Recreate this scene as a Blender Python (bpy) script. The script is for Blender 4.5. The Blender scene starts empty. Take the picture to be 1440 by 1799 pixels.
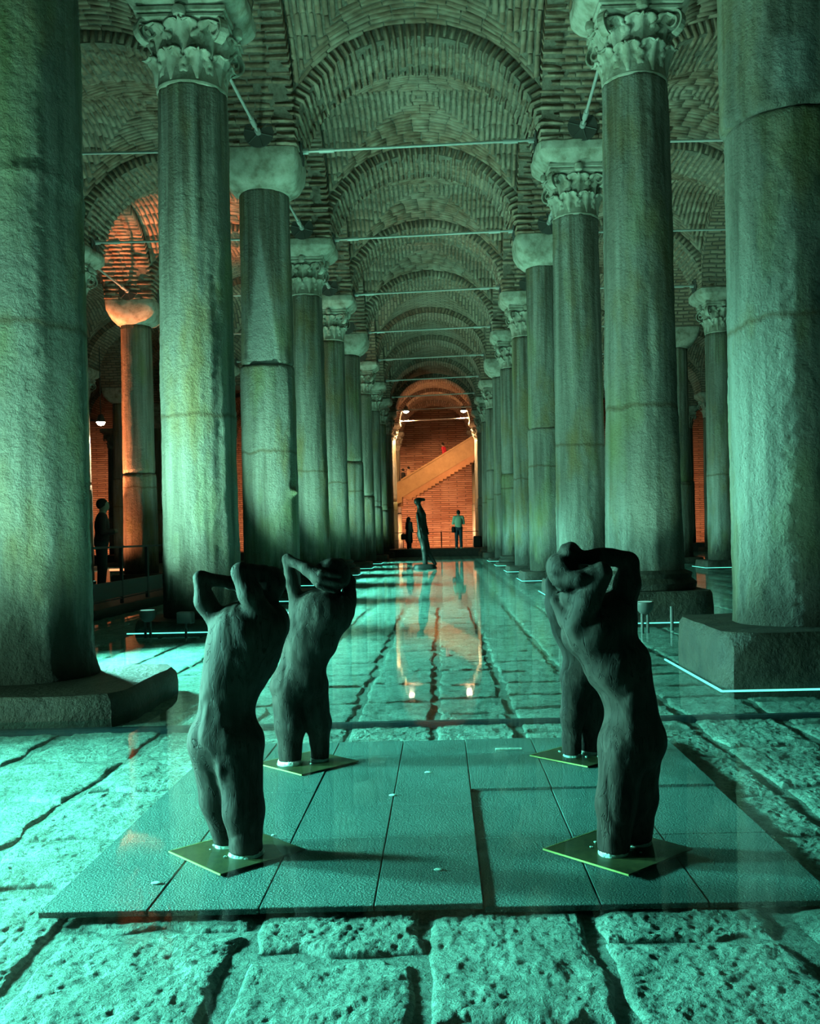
import bpy, math, random
import numpy as np
from mathutils import Matrix, Vector

random.seed(7)
RNG = np.random.default_rng(11)
SC = bpy.context.scene
COL = SC.collection

# ------------------------------------------------------------------ camera, world, exposure
CAM_Z = 1.10
FPX = 1700.0
VX, VY = 775.0, 938.0            # where the aisle vanishes in the 1440x1799 frame
ROLL = math.radians(1.2)
cam = bpy.data.cameras.new('camera')
cam.sensor_width = 36.0
cam.lens = FPX / 1799.0 * 36.0
cam.shift_x = -(VX - 720.0) / 1799.0
cam.shift_y = (VY - 899.5) / 1799.0
cam.clip_start = 0.05
cam.clip_end = 300
cam_o = bpy.data.objects.new('camera', cam)
COL.objects.link(cam_o)
cam_o.matrix_world = Matrix.Translation((0, 0, CAM_Z)) @ Matrix.Rotation(math.pi / 2, 4, 'X') @ Matrix.Rotation(-ROLL, 4, 'Z')
SC.camera = cam_o

world = bpy.data.worlds.new('world')
SC.world = world
world.use_nodes = True
bg = world.node_tree.nodes['Background']
bg.inputs['Color'].default_value = (0.10, 0.42, 0.30, 1)
bg.inputs['Strength'].default_value = 0.02
SC.view_settings.view_transform = 'Standard'
SC.view_settings.look = 'None'
SC.view_settings.gamma = 1.0
SC.view_settings.use_curve_mapping = False
SC.view_settings.exposure = 1.2
SC.cycles.max_bounces = 5
SC.cycles.diffuse_bounces = 3
SC.cycles.glossy_bounces = 3
SC.cycles.transmission_bounces = 2
SC.cycles.transparent_max_bounces = 6

TEAL = (0.37, 1.0, 0.70)
AQUA = (0.26, 1.0, 0.80)
WARM = (1.0, 0.50, 0.20)
ORANGE = (1.0, 0.26, 0.09)


def P(x, y, d, off=0.0):
    """photo pixel -> point of the place at distance d along the aisle"""
    dx, dy = x - VX, y - VY
    c, s = math.cos(ROLL), math.sin(ROLL)
    ux = dx * c - dy * s
    uy = dx * s + dy * c
    return Vector((ux / FPX * d, d + off, CAM_Z - uy / FPX * d))


# ------------------------------------------------------------------ grid of the place
S, W = 4.9, 5.25
XC = -0.25
XL, XR = XC - W / 2, XC + W / 2
COLX = {'LLLL': XL - 3 * W, 'LLL': XL - 2 * W, 'LL': XL - W, 'L': XL, 'R': XR, 'RR': XR + W, 'RRR': XR + 2 * W}


def rowy(k):
    return (1.34 + k) * S


ZS = 7.45                          # springing of the arches
AT, TT = 1.25, 1.30                # thickness of arches along x and along y
A_X, A_Y, A_B = (W - AT) / 2, (S - TT) / 2, 1.735
RING = 0.21
WATER_Z = 0.06

# ------------------------------------------------------------------ helpers


def link(o, parent=None):
    COL.objects.link(o)
    if parent is not None:
        o.parent = parent
    return o


def empty(name, loc=(0, 0, 0), rz=0.0, parent=None):
    o = bpy.data.objects.new(name, None)
    o.location = loc
    o.rotation_euler = (0, 0, rz)
    o.empty_display_size = 0.1
    return link(o, parent)


def tag(o, label=None, cat=None, group=None, kind=None):
    if label:
        n = len(label.split())
        assert 4 <= n <= 16, (n, label)
        o['label'] = label
    if cat:
        o['category'] = cat
    if group:
        o['group'] = group
    if kind:
        o['kind'] = kind
    return o


def mesh_np(name, v, f, mat=None, smooth=True, uv=None):
    me = bpy.data.meshes.new(name)
    if isinstance(f, np.ndarray):
        n, k = f.shape
        me.vertices.add(len(v))
        me.vertices.foreach_set('co', np.asarray(v, dtype=np.float32).ravel())
        me.loops.add(n * k)
        me.loops.foreach_set('vertex_index', f.astype(np.int32).ravel())
        me.polygons.add(n)
        me.polygons.foreach_set('loop_start', np.arange(0, n * k, k, dtype=np.int32))
        me.update(calc_edges=True)
    else:
        me.from_pydata([tuple(p) for p in v], [], [tuple(q) for q in f])
        me.update(calc_edges=True)
    if uv is not None:
        lay = me.uv_layers.new(name='UVMap')
        vi = np.empty(len(me.loops), dtype=np.int32)
        me.loops.foreach_get('vertex_index', vi)
        lay.data.foreach_set('uv', np.asarray(uv, dtype=np.float32)[vi].ravel())
    if smooth:
        me.polygons.foreach_set('use_smooth', np.ones(len(me.polygons), dtype=bool))
    if mat is not None:
        me.materials.append(mat)
    me.validate()
    return me


def mobj(name, me, parent=None, loc=(0, 0, 0), rz=0.0):
    o = bpy.data.objects.new(name, me)
    o.location = loc
    o.rotation_euler = (0, 0, rz)
    return link(o, parent)


class MB:
    """collects boxes, bars, lathes, prisms into one mesh"""

    def __init__(s):
        s.v, s.f = [], []

    def add(s, v, f):
        b = len(s.v)
        s.v += [tuple(p) for p in v]
        s.f += [tuple(i + b for i in q) for q in f]
        return s

    def box(s, x0, x1, y0, y1, z0, z1, ch=0.0):
        if ch <= 0:
            v = [(x, y, z) for z in (z0, z1) for y in (y0, y1) for x in (x0, x1)]
            return s.add(v, [(0, 2, 3, 1), (4, 5, 7, 6), (0, 1, 5, 4), (2, 6, 7, 3), (0, 4, 6, 2), (1, 3, 7, 5)])
        c = ch
        pl = [(x0 + c, y0), (x1 - c, y0), (x1, y0 + c), (x1, y1 - c), (x1 - c, y1), (x0 + c, y1), (x0, y1 - c), (x0, y0 + c)]
        pi = [(min(max(px, x0 + c), x1 - c), min(max(py, y0 + c), y1 - c)) for px, py in pl]
        rings = [(pi, z0), (pl, z0 + c), (pl, z1 - c), (pi, z1)]
        v = [(px, py, z) for ring, z in rings for px, py in ring]
        f = [tuple(range(7, -1, -1)), tuple(range(24, 32))]
        for r in range(3):
            for i in range(8):
                j = (i + 1) % 8
                f.append((r * 8 + i, r * 8 + j, r * 8 + 8 + j, r * 8 + 8 + i))
        return s.add(v, f)

    def bar(s, p0, p1, r0, r1=None, n=8):
        r1 = r0 if r1 is None else r1
        p0, p1 = Vector(p0), Vector(p1)
        d = (p1 - p0).normalized()
        u = d.orthogonal().normalized()
        w = d.cross(u)
        v = []
        for p, r in ((p0, r0), (p1, r1)):
            for i in range(n):
                a = 2 * math.pi * i / n
                v.append(p + (u * math.cos(a) + w * math.sin(a)) * r)
        f = [(i, (i + 1) % n, n + (i + 1) % n, n + i) for i in range(n)]
        f += [tuple(range(n - 1, -1, -1)), tuple(range(n, 2 * n))]
        return s.add(v, f)

    def lathe(s, prof, n=32, c=(0, 0), cap=True):
        v, f = [], []
        for r, z in prof:
            for i in range(n):
                a = 2 * math.pi * i / n
                v.append((c[0] + r * math.cos(a), c[1] + r * math.sin(a), z))
        for k in range(len(prof) - 1):
            for i in range(n):
                j = (i + 1) % n
                f.append((k * n + i, k * n + j, k * n + n + j, k * n + n + i))
        if cap:
            f.append(tuple(range(n - 1, -1, -1)))
            m = (len(prof) - 1) * n
            f.append(tuple(range(m, m + n)))
        return s.add(v, f)

    def prism(s, pts, y0, y1):
        """polygon in x,z (seen from -y, any order) extruded along y"""
        n = len(pts)
        v = [(x, y0, z) for x, z in pts] + [(x, y1, z) for x, z in pts]
        f = [tuple(range(n)), tuple(range(2 * n - 1, n - 1, -1))]
        f += [(i, n + i, n + (i + 1) % n, (i + 1) % n) for i in range(n)]
        return s.add(v, f)

    def build(s, name, mat, parent=None, smooth=False, loc=(0, 0, 0), rz=0.0):
        me = mesh_np(name, s.v, s.f, mat, smooth)
        if smooth:
            try:
                me.set_sharp_from_angle(angle=math.radians(40))
            except Exception:
                pass
        import bmesh
        bm = bmesh.new()
        bm.from_mesh(me)
        bmesh.ops.recalc_face_normals(bm, faces=bm.faces)
        bm.to_mesh(me)
        bm.free()
        return mobj(name, me, parent, loc, rz)


# value noise in numpy ------------------------------------------------
def _hash(ix, iy, iz, seed):
    h = (ix.astype(np.int64) * 374761393 + iy.astype(np.int64) * 668265263 + iz.astype(np.int64) * 2147483647 + seed * 974634757) & 0xffffffff
    h = ((h ^ (h >> 13)) * 1274126177) & 0xffffffff
    h = ((h ^ (h >> 16)) * 2246822519) & 0xffffffff
    return ((h ^ (h >> 15)) & 0xffffff) / float(0xffffff)


def vnoise(p, seed=0):
    p = np.asarray(p, dtype=np.float64)
    i = np.floor(p)
    f = p - i
    f = f * f * (3 - 2 * f)
    ix, iy, iz = i[..., 0], i[..., 1], i[..., 2]
    fx, fy, fz = f[..., 0], f[..., 1], f[..., 2]
    r = 0
    for a in (0, 1):
        wx = fx if a else 1 - fx
        for b in (0, 1):
            wy = fy if b else 1 - fy
            for c in (0, 1):
                wz = fz if c else 1 - fz
                r = r + wx * wy * wz * _hash(ix + a, iy + b, iz + c, seed)
    return r * 2 - 1


def fbm(p, seed=0, octv=3):
    p = np.asarray(p, dtype=np.float64)
    r, a = 0, 1.0
    for o in range(octv):
        r = r + a * vnoise(p * (2.03 ** o), seed + o * 17)
        a *= 0.5
    return r


# ------------------------------------------------------------------ materials
def nt(name):
    m = bpy.data.materials.new(name)
    m.use_nodes = True
    t = m.node_tree
    t.nodes.clear()
    out = t.nodes.new('ShaderNodeOutputMaterial')
    return m, t, out


def node(t, kind, **kw):
    n = t.nodes.new(kind)
    for k, v in kw.items():
        if k.startswith('_'):
            setattr(n, k[1:], v)
        else:
            n.inputs[k.replace('__', ' ')].default_value = v
    return n


def ramp(t, src, stops):
    r = t.nodes.new('ShaderNodeValToRGB')
    el = r.color_ramp.elements
    while len(el) < len(stops):
        el.new(0.5)
    for e, (p, c) in zip(el, stops):
        e.position = p
        e.color = (c[0], c[1], c[2], 1) if not np.isscalar(c) else (c, c, c, 1)
    t.links.new(src, r.inputs[0])
    return r.outputs[0]


def mixc(t, fac, a, b, mode='MIX'):
    m = t.nodes.new('ShaderNodeMix')
    m.data_type = 'RGBA'
    m.blend_type = mode
    for sock, val in ((m.inputs[0], fac), (m.inputs[6], a), (m.inputs[7], b)):
        if isinstance(val, bpy.types.NodeSocket):
            t.links.new(val, sock)
        elif np.isscalar(val):
            sock.default_value = val
        else:
            sock.default_value = (val[0], val[1], val[2], 1)
    return m.outputs[2]


def math_n(t, op, a, b=None, clamp=False):
    m = t.nodes.new('ShaderNodeMath')
    m.operation = op
    m.use_clamp = clamp
    for sock, val in zip(m.inputs, (a, b)):
        if val is None:
            continue
        if isinstance(val, bpy.types.NodeSocket):
            t.links.new(val, sock)
        else:
            sock.default_value = val
    return m.outputs[0]


def noise_n(t, vec, scale, detail=4, rough=0.55, dist=0.0):
    n = t.nodes.new('ShaderNodeTexNoise')
    n.inputs['Scale'].default_value = scale
    n.inputs['Detail'].default_value = detail
    n.inputs['Roughness'].default_value = rough
    n.inputs['Distortion'].default_value = dist
    t.links.new(vec, n.inputs['Vector'])
    return n.outputs[0]


def mapping(t, src, scale=(1, 1, 1), loc=(0, 0, 0)):
    m = t.nodes.new('ShaderNodeMapping')
    m.inputs['Scale'].default_value = scale
    m.inputs['Location'].default_value = loc
    t.links.new(src, m.inputs['Vector'])
    return m.outputs[0]


def bump(t, h, strength, dist, prev=None):
    b = t.nodes.new('ShaderNodeBump')
    b.inputs['Strength'].default_value = strength
    b.inputs['Distance'].default_value = dist
    t.links.new(h, b.inputs['Height'])
    if prev is not None:
        t.links.new(prev, b.inputs['Normal'])
    return b.outputs[0]


def principled(t, out, color, rough, normal=None, metallic=0.0, spec=0.4):
    b = t.nodes.new('ShaderNodeBsdfPrincipled')
    for sock, val in ((b.inputs['Base Color'], color), (b.inputs['Roughness'], rough)):
        if isinstance(val, bpy.types.NodeSocket):
            t.links.new(val, sock)
        elif np.isscalar(val):
            sock.default_value = val
        else:
            sock.default_value = (val[0], val[1], val[2], 1)
    b.inputs['Metallic'].default_value = metallic
    b.inputs['Specular IOR Level'].default_value = spec
    if normal is not None:
        t.links.new(normal, b.inputs['Normal'])
    t.links.new(b.outputs[0], out.inputs[0])
    return b


def m_plain(name, c, rough=0.6, metallic=0.0, nscale=0, namp=0.0):
    m, t, out = nt(name)
    tc = t.nodes.new('ShaderNodeTexCoord')
    col = c
    nrm = None
    if nscale:
        n = noise_n(t, tc.outputs['Object'], nscale, 4)
        col = mixc(t, n, [x * 0.7 for x in c], [min(1, x * 1.3) for x in c])
        nrm = bump(t, n, namp, 0.02)
    principled(t, out, col, rough, nrm, metallic)
    return m


def m_column():
    m, t, out = nt('weathered_marble')
    tc = t.nodes.new('ShaderNodeTexCoord')
    geo = t.nodes.new('ShaderNodeNewGeometry')
    oi = t.nodes.new('ShaderNodeObjectInfo')
    ob = tc.outputs['Object']
    pos = geo.outputs['Position']
    off = t.nodes.new('ShaderNodeVectorMath')
    off.operation = 'ADD'
    cmb = t.nodes.new('ShaderNodeCombineXYZ')
    r10 = math_n(t, 'MULTIPLY', oi.outputs['Random'], 37.0)
    for i in range(3):
        t.links.new(r10, cmb.inputs[i])
    t.links.new(ob, off.inputs[0])
    t.links.new(cmb.outputs[0], off.inputs[1])
    v = off.outputs[0]
    streak = noise_n(t, mapping(t, v, (7, 7, 0.45)), 1.0, 5, 0.6)
    patch = noise_n(t, mapping(t, v, (1.6, 1.6, 0.6)), 1.0, 4, 0.6)
    fine = noise_n(t, v, 34, 5, 0.72)
    base = ramp(t, streak, [(0.27, (0.12, 0.117, 0.095)), (0.5, (0.31, 0.31, 0.27)), (0.75, (0.48, 0.47, 0.42))])
    base = mixc(t, math_n(t, 'MULTIPLY', fine, 0.5), base, mixc(t, 1.0, base, (0.45, 0.45, 0.42), 'MULTIPLY'))
    at = t.nodes.new('ShaderNodeAttribute')
    at.attribute_name = 'fresh'
    rust = ramp(t, patch, [(0.52, 0.0), (0.68, 1.0)])
    base = mixc(t, math_n(t, 'MULTIPLY', rust, 0.62), base, (0.27, 0.19, 0.055))
    moss = ramp(t, noise_n(t, mapping(t, v, (1.2, 1.2, 0.5), (3, 9, 4)), 1.0, 4), [(0.55, 0.0), (0.7, 1.0)])
    base = mixc(t, math_n(t, 'MULTIPLY', moss, 0.5), base, (0.24, 0.28, 0.08))
    # old waterlines: a thin brown ring and the soaked foot, its weaker light painted in as extra dark
    sep = t.nodes.new('ShaderNodeSeparateXYZ')
    t.links.new(pos, sep.inputs[0])
    zz = math_n(t, 'ADD', sep.outputs[2], math_n(t, 'MULTIPLY', math_n(t, 'SUBTRACT', noise_n(t, mapping(t, v, (3, 3, 3)), 1.0, 3), 0.5), 0.16))
    ring = math_n(t, 'SUBTRACT', 1.0, math_n(t, 'MULTIPLY', math_n(t, 'ABSOLUTE', math_n(t, 'SUBTRACT', zz, 2.52)), 26.0), True)
    base = mixc(t, math_n(t, 'MULTIPLY', ring, 0.7), base, (0.12, 0.075, 0.035))
    zf = math_n(t, 'ADD', sep.outputs[2], math_n(t, 'MULTIPLY', math_n(t, 'SUBTRACT', noise_n(t, mapping(t, v, (4, 4, 0.8)), 1.0, 5, 0.7), 0.5), 1.3))
    foot = ramp(t, math_n(t, 'MULTIPLY', zf, 0.5), [(0.22, 1.0), (0.60, 0.0)])
    base = mixc(t, math_n(t, 'MULTIPLY', foot, 0.94), base, (0.022, 0.020, 0.013))
    zt = math_n(t, 'MULTIPLY', math_n(t, 'SUBTRACT', sep.outputs[2], 3.2), 0.4, True)
    run = ramp(t, noise_n(t, mapping(t, v, (9, 9, 0.25), (4, 1, 7)), 1.0, 4, 0.6), [(0.46, 0.0), (0.60, 1.0)])
    base = mixc(t, math_n(t, 'MULTIPLY', math_n(t, 'MULTIPLY', run, zt), 0.58), base, (0.075, 0.048, 0.022))
    base = mixc(t, math_n(t, 'MULTIPLY', at.outputs['Fac'], 0.85), base, mixc(t, fine, (0.30, 0.31, 0.29), (0.56, 0.57, 0.54)))
    mid = noise_n(t, v, 9, 3, 0.5)
    h = math_n(t, 'ADD', math_n(t, 'MULTIPLY', mid, 1.0), math_n(t, 'MULTIPLY', fine, 1.0))
    nrm = bump(t, h, 0.9, 0.05)
    principled(t, out, base, 0.72, nrm, 0, 0.3)
    return m


def m_capital():
    m, t, out = nt('carved_marble')
    tc = t.nodes.new('ShaderNodeTexCoord')
    geo = t.nodes.new('ShaderNodeNewGeometry')
    v = geo.outputs['Position']
    n = noise_n(t, v, 5, 5, 0.6)
    f = noise_n(t, v, 30, 4, 0.6)
    c = ramp(t, n, [(0.3, (0.20, 0.19, 0.135)), (0.55, (0.42, 0.41, 0.345)), (0.8, (0.56, 0.55, 0.49))])
    nrm = bump(t, f, 0.4, 0.02)
    principled(t, out, c, 0.7, nrm, 0, 0.3)
    return m


def m_stone(name, dark, light, scale=6.0, amp=0.6, dist=0.03, rough=0.6):
    m, t, out = nt(name)
    geo = t.nodes.new('ShaderNodeNewGeometry')
    v = geo.outputs['Position']
    n = noise_n(t, v, scale, 6, 0.62)
    f = noise_n(t, v, scale * 5, 5, 0.68)
    c = ramp(t, n, [(0.3, dark), (0.7, light)])
    h = math_n(t, 'ADD', n, math_n(t, 'MULTIPLY', f, 0.5))
    nrm = bump(t, h, amp, dist)
    principled(t, out, c, rough, nrm, 0, 0.35)
    return m


def m_brick_single():
    m, t, out = nt('fired_brick')
    geo = t.nodes.new('ShaderNodeNewGeometry')
    oi = t.nodes.new('ShaderNodeObjectInfo')
    v = geo.outputs['Position']
    big = noise_n(t, v, 0.9, 3)
    cell = noise_n(t, v, 4.5, 2)
    f = noise_n(t, v, 28, 4, 0.65)
    c = ramp(t, cell, [(0.3, (0.20, 0.125, 0.085)), (0.5, (0.31, 0.205, 0.145)), (0.72, (0.42, 0.33, 0.25))])
    c = mixc(t, math_n(t, 'MULTIPLY', ramp(t, big, [(0.45, 0.0), (0.7, 1.0)]), 0.5), c, (0.40, 0.37, 0.31))
    nrm = bump(t, f, 0.7, 0.02)
    principled(t, out, c, 0.85, nrm, 0, 0.2)
    return m


def m_mortar():
    m, t, out = nt('old_mortar')
    geo = t.nodes.new('ShaderNodeNewGeometry')
    v = geo.outputs['Position']
    n = noise_n(t, v, 12, 5, 0.65)
    c = ramp(t, n, [(0.3, (0.13, 0.105, 0.08)), (0.7, (0.27, 0.235, 0.19))])
    principled(t, out, c, 0.9, bump(t, n, 0.8, 0.03), 0, 0.2)
    return m


def m_brickwork(name, bw=0.36, rh=0.115, use_uv=True, tint=(1, 1, 1), ms=0.024):
    m, t, out = nt(name)
    tc = t.nodes.new('ShaderNodeTexCoord')
    geo = t.nodes.new('ShaderNodeNewGeometry')
    src = tc.outputs['UV'] if use_uv else tc.outputs['Object']
    wob = noise_n(t, geo.outputs['Position'], 2.2, 3)
    wv = t.nodes.new('ShaderNodeVectorMath')
    wv.operation = 'ADD'
    cb = t.nodes.new('ShaderNodeCombineXYZ')
    w = math_n(t, 'MULTIPLY', math_n(t, 'SUBTRACT', wob, 0.5), 0.07)
    t.links.new(w, cb.inputs[0])
    t.links.new(w, cb.inputs[1])
    if use_uv:
        t.links.new(src, wv.inputs[0])
    else:
        sp = t.nodes.new('ShaderNodeSeparateXYZ')
        t.links.new(src, sp.inputs[0])
        c2 = t.nodes.new('ShaderNodeCombineXYZ')
        t.links.new(sp.outputs[0], c2.inputs[0])
        t.links.new(sp.outputs[2], c2.inputs[1])
        t.links.new(c2.outputs[0], wv.inputs[0])
    t.links.new(cb.outputs[0], wv.inputs[1])
    b = t.nodes.new('ShaderNodeTexBrick')
    b.inputs['Scale'].default_value = 1.0
    b.inputs['Brick Width'].default_value = bw
    b.inputs['Row Height'].default_value = rh
    b.inputs['Mortar Size'].default_value = ms
    b.inputs['Mortar Smooth'].default_value = 0.5
    b.inputs['Color1'].default_value = (0.24 * tint[0], 0.15 * tint[1], 0.10 * tint[2], 1)
    b.inputs['Color2'].default_value = (0.40 * tint[0], 0.30 * tint[1], 0.22 * tint[2], 1)
    b.inputs['Mortar'].default_value = (0.15 * tint[0], 0.12 * tint[1], 0.095 * tint[2], 1)
    t.links.new(wv.outputs[0], b.inputs['Vector'])
    big = noise_n(t, geo.outputs['Position'], 0.8, 4)
    c = mixc(t, math_n(t, 'MULTIPLY', ramp(t, big, [(0.45, 0.0), (0.7, 1.0)]), 0.45), b.outputs['Color'],
             (0.38 * tint[0], 0.34 * tint[1], 0.28 * tint[2]))
    f = noise_n(t, geo.outputs['Position'], 20, 3)
    h = math_n(t, 'ADD', math_n(t, 'MULTIPLY', math_n(t, 'SUBTRACT', 1.0, b.outputs['Fac']), 1.0), math_n(t, 'MULTIPLY', f, 0.35))
    principled(t, out, c, 0.88, bump(t, h, 1.0, 0.05), 0, 0.2)
    return m


def m_floor(name='floor_stone', dark=(0.24, 0.25, 0.22), light=(0.58, 0.60, 0.55)):
    m, t, out = nt(name)
    geo = t.nodes.new('ShaderNodeNewGeometry')
    v = geo.outputs['Position']
    n = noise_n(t, v, 5.5, 5, 0.6)
    f = noise_n(t, v, 42, 5, 0.74)
    g = noise_n(t, v, 130, 4, 0.7)
    c = ramp(t, n, [(0.3, dark), (0.5, [(a + b) / 2 for a, b in zip(dark, light)]), (0.72, light)])
    c = mixc(t, ramp(t, f, [(0.36, 0.7), (0.55, 0.0)]), c, [x * 0.4 for x in dark])
    h = math_n(t, 'ADD', math_n(t, 'MULTIPLY', f, 1.0), math_n(t, 'MULTIPLY', g, 0.35))
    nrm = bump(t, h, 1.0, 0.04)
    principled(t, out, c, 0.65, nrm, 0, 0.35)
    return m


def m_water():
    m, t, out = nt('shallow_water')
    geo = t.nodes.new('ShaderNodeNewGeometry')
    v = geo.outputs['Position']
    n = noise_n(t, v, 3.0, 2)
    nrm = bump(t, n, 0.05, 0.01)
    tr = t.nodes.new('ShaderNodeBsdfTransparent')
    tr.inputs[0].default_value = (0.74, 0.985, 0.955, 1)
    gl = t.nodes.new('ShaderNodeBsdfGlossy')
    gl.inputs['Color'].default_value = (1, 1, 1, 1)
    gl.inputs['Roughness'].default_value = 0.03
    t.links.new(nrm, gl.inputs['Normal'])
    dp = t.nodes.new('ShaderNodeVectorMath')
    dp.operation = 'DOT_PRODUCT'
    t.links.new(geo.outputs['Incoming'], dp.inputs[0])
    t.links.new(geo.outputs['Normal'], dp.inputs[1])
    c1 = math_n(t, 'SUBTRACT', 1.0, math_n(t, 'ABSOLUTE', dp.outputs['Value']), True)
    frv = math_n(t, 'ADD', 0.02, math_n(t, 'MULTIPLY', math_n(t, 'POWER', c1, 5.0), 0.66), True)
    mx = t.nodes.new('ShaderNodeMixShader')
    t.links.new(frv, mx.inputs[0])
    t.links.new(tr.outputs[0], mx.inputs[1])
    t.links.new(gl.outputs[0], mx.inputs[2])
    t.links.new(mx.outputs[0], out.inputs[0])
    return m


def m_emit(name, c, s):
    m, t, out = nt(name)
    e = t.nodes.new('ShaderNodeEmission')
    e.inputs[0].default_value = (c[0], c[1], c[2], 1)
    e.inputs[1].default_value = s
    t.links.new(e.outputs[0], out.inputs[0])
    return m


def m_wood():
    m, t, out = nt('carved_dark_wood')
    tc = t.nodes.new('ShaderNodeTexCoord')
    v = tc.outputs['Object']
    grain = noise_n(t, mapping(t, v, (26, 26, 9)), 1.0, 4, 0.6, 0.6)
    cut = noise_n(t, mapping(t, v, (9, 9, 5)), 1.0, 3, 0.5, 1.2)
    pat = noise_n(t, v, 4, 3)
    c = ramp(t, grain, [(0.3, (0.010, 0.008, 0.0065)), (0.6, (0.030, 0.025, 0.021)), (0.85, (0.072, 0.062, 0.054))])
    c = mixc(t, ramp(t, pat, [(0.45, 0.0), (0.75, 0.6)]), c, (0.066, 0.058, 0.050))
    crack = ramp(t, noise_n(t, mapping(t, v, (16, 16, 2.2), (2, 5, 1)), 1.0, 3, 0.6, 1.5), [(0.485, 0.0), (0.5, 1.0), (0.515, 0.0)])
    c = mixc(t, math_n(t, 'MULTIPLY', crack, 0.8), c, (0.008, 0.006, 0.005))
    h = math_n(t, 'SUBTRACT', math_n(t, 'ADD', math_n(t, 'MULTIPLY', cut, 1.0), math_n(t, 'MULTIPLY', grain, 0.4)), math_n(t, 'MULTIPLY', crack, 0.4))
    principled(t, out, c, 0.75, bump(t, h, 0.42, 0.016), 0, 0.12)
    return m


def m_panel():
    m, t, out = nt('grey_floor_panel')
    geo = t.nodes.new('ShaderNodeNewGeometry')
    oi = t.nodes.new('ShaderNodeObjectInfo')
    v = geo.outputs['Position']
    n = noise_n(t, v, 160, 3, 0.6)
    p = noise_n(t, v, 3, 4)
    c = ramp(t, p, [(0.3, (0.075, 0.118, 0.113)), (0.7, (0.105, 0.155, 0.148))])
    vo = t.nodes.new('ShaderNodeTexVoronoi')
    vo.inputs['Scale'].default_value = 42
    t.links.new(v, vo.inputs['Vector'])
    spk = ramp(t, vo.outputs['Distance'], [(0.07, 1.0), (0.13, 0.0)])
    msk = ramp(t, noise_n(t, v, 5, 3), [(0.50, 0.0), (0.62, 1.0)])
    c = mixc(t, math_n(t, 'MULTIPLY', spk, msk), c, (0.5, 0.55, 0.5))
    principled(t, out, c, 0.5, bump(t, n, 1.0, 0.012), 0, 0.4)
    return m


M = dict(
    column=m_column(), capital=m_capital(),
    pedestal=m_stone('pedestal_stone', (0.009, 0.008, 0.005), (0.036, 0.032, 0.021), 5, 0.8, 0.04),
    brick=m_brick_single(), mortar=m_mortar(),
    brickwork=m_brickwork('vault_brickwork'),
    wallwork=m_brickwork('wall_brickwork', 1.1, 0.135, False, (1.0, 0.78, 0.66), 0.036),
    floor=m_floor(), bed=m_floor('floor_bed', (0.17, 0.178, 0.16), (0.38, 0.40, 0.36)),
    water=m_water(), wood=m_wood(), panel=m_panel(),
    plate=m_stone('ochre_board', (0.035, 0.025, 0.010), (0.085, 0.060, 0.022), 30, 0.2, 0.004, 0.5),
    lit_edge=m_plain('lit_board_edge', (0.50, 0.40, 0.12), 0.5),
    foam=m_plain('pale_filler', (0.75, 0.76, 0.70), 0.8, 0, 60, 0.6),
    metal=m_plain('brushed_steel', (0.52, 0.53, 0.51), 0.45, 0.3),
    plate_metal=m_plain('dull_iron', (0.10, 0.10, 0.09), 0.6, 0.3),
    black=m_plain('black_paint', (0.018, 0.02, 0.02), 0.5),
    dark=m_plain('dark_grey_paint', (0.05, 0.055, 0.055), 0.5),
    fixture=m_plain('grey_lamp_housing', (0.06, 0.066, 0.062), 0.5),
    channel=m_plain('channel_paint', (0.012, 0.025, 0.035), 0.5),
    led=m_emit('cyan_led', (0.14, 1.0, 0.74), 0.75),
    ledlens=m_emit('lamp_lens', (0.3, 1.0, 0.75), 0.25),
    warmlens=m_emit('warm_lamp_lens', (1.0, 0.78, 0.5), 30.0),
    deck=m_stone('deck_boards', (0.022, 0.022, 0.02), (0.04, 0.04, 0.038), 9, 0.2, 0.01),
    stair=m_stone('tan_stair_panel', (0.27, 0.17, 0.085), (0.36, 0.235, 0.12), 3, 0.15, 0.01, 0.55),
    stairdark=m_stone('brown_stair_soffit', (0.30, 0.15, 0.08), (0.40, 0.21, 0.11), 3, 0.15, 0.01, 0.6),
    skin=m_plain('skin', (0.45, 0.28, 0.2), 0.55), hair=m_plain('dark_hair', (0.012, 0.01, 0.009), 0.6),
    cloth_black=m_plain('black_cloth', (0.015, 0.016, 0.018), 0.8),
    cloth_pale=m_plain('pale_green_cloth', (0.42, 0.62, 0.48), 0.8),
    cloth_blue=m_plain('blue_denim', (0.03, 0.06, 0.09), 0.8),
    cloth_red=m_plain('red_cloth', (0.55, 0.02, 0.05), 0.7),
    cloth_tan=m_plain('tan_cloth', (0.5, 0.3, 0.18), 0.8),
    cloth_stripe=m_plain('dull_red_cloth', (0.06, 0.02, 0.02), 0.8),
    shoe=m_plain('pale_shoe', (0.55, 0.5, 0.45), 0.6),
    bronze=m_plain('dark_bronze', (0.016, 0.018, 0.016), 0.5, 0.4, 20, 0.4),
)

# ------------------------------------------------------------------ lights that the place has, and added unseen ones
def spot(name, loc, target, power, color, angle=70, blend=0.6, size=0.12, parent=None):
    l = bpy.data.lights.new(name, 'SPOT')
    l.energy = power
    l.color = color
    l.spot_size = math.radians(angle)
    l.spot_blend = blend
    l.shadow_soft_size = size
    o = bpy.data.objects.new(name, l)
    d = Vector(target) - Vector(loc)
    o.location = loc
    o.rotation_euler = d.to_track_quat('-Z', 'Y').to_euler()
    link(o)
    if parent is not None:
        o.parent = parent
        o.matrix_parent_inverse = Matrix.Translation(parent.location).inverted()
    return o


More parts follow.
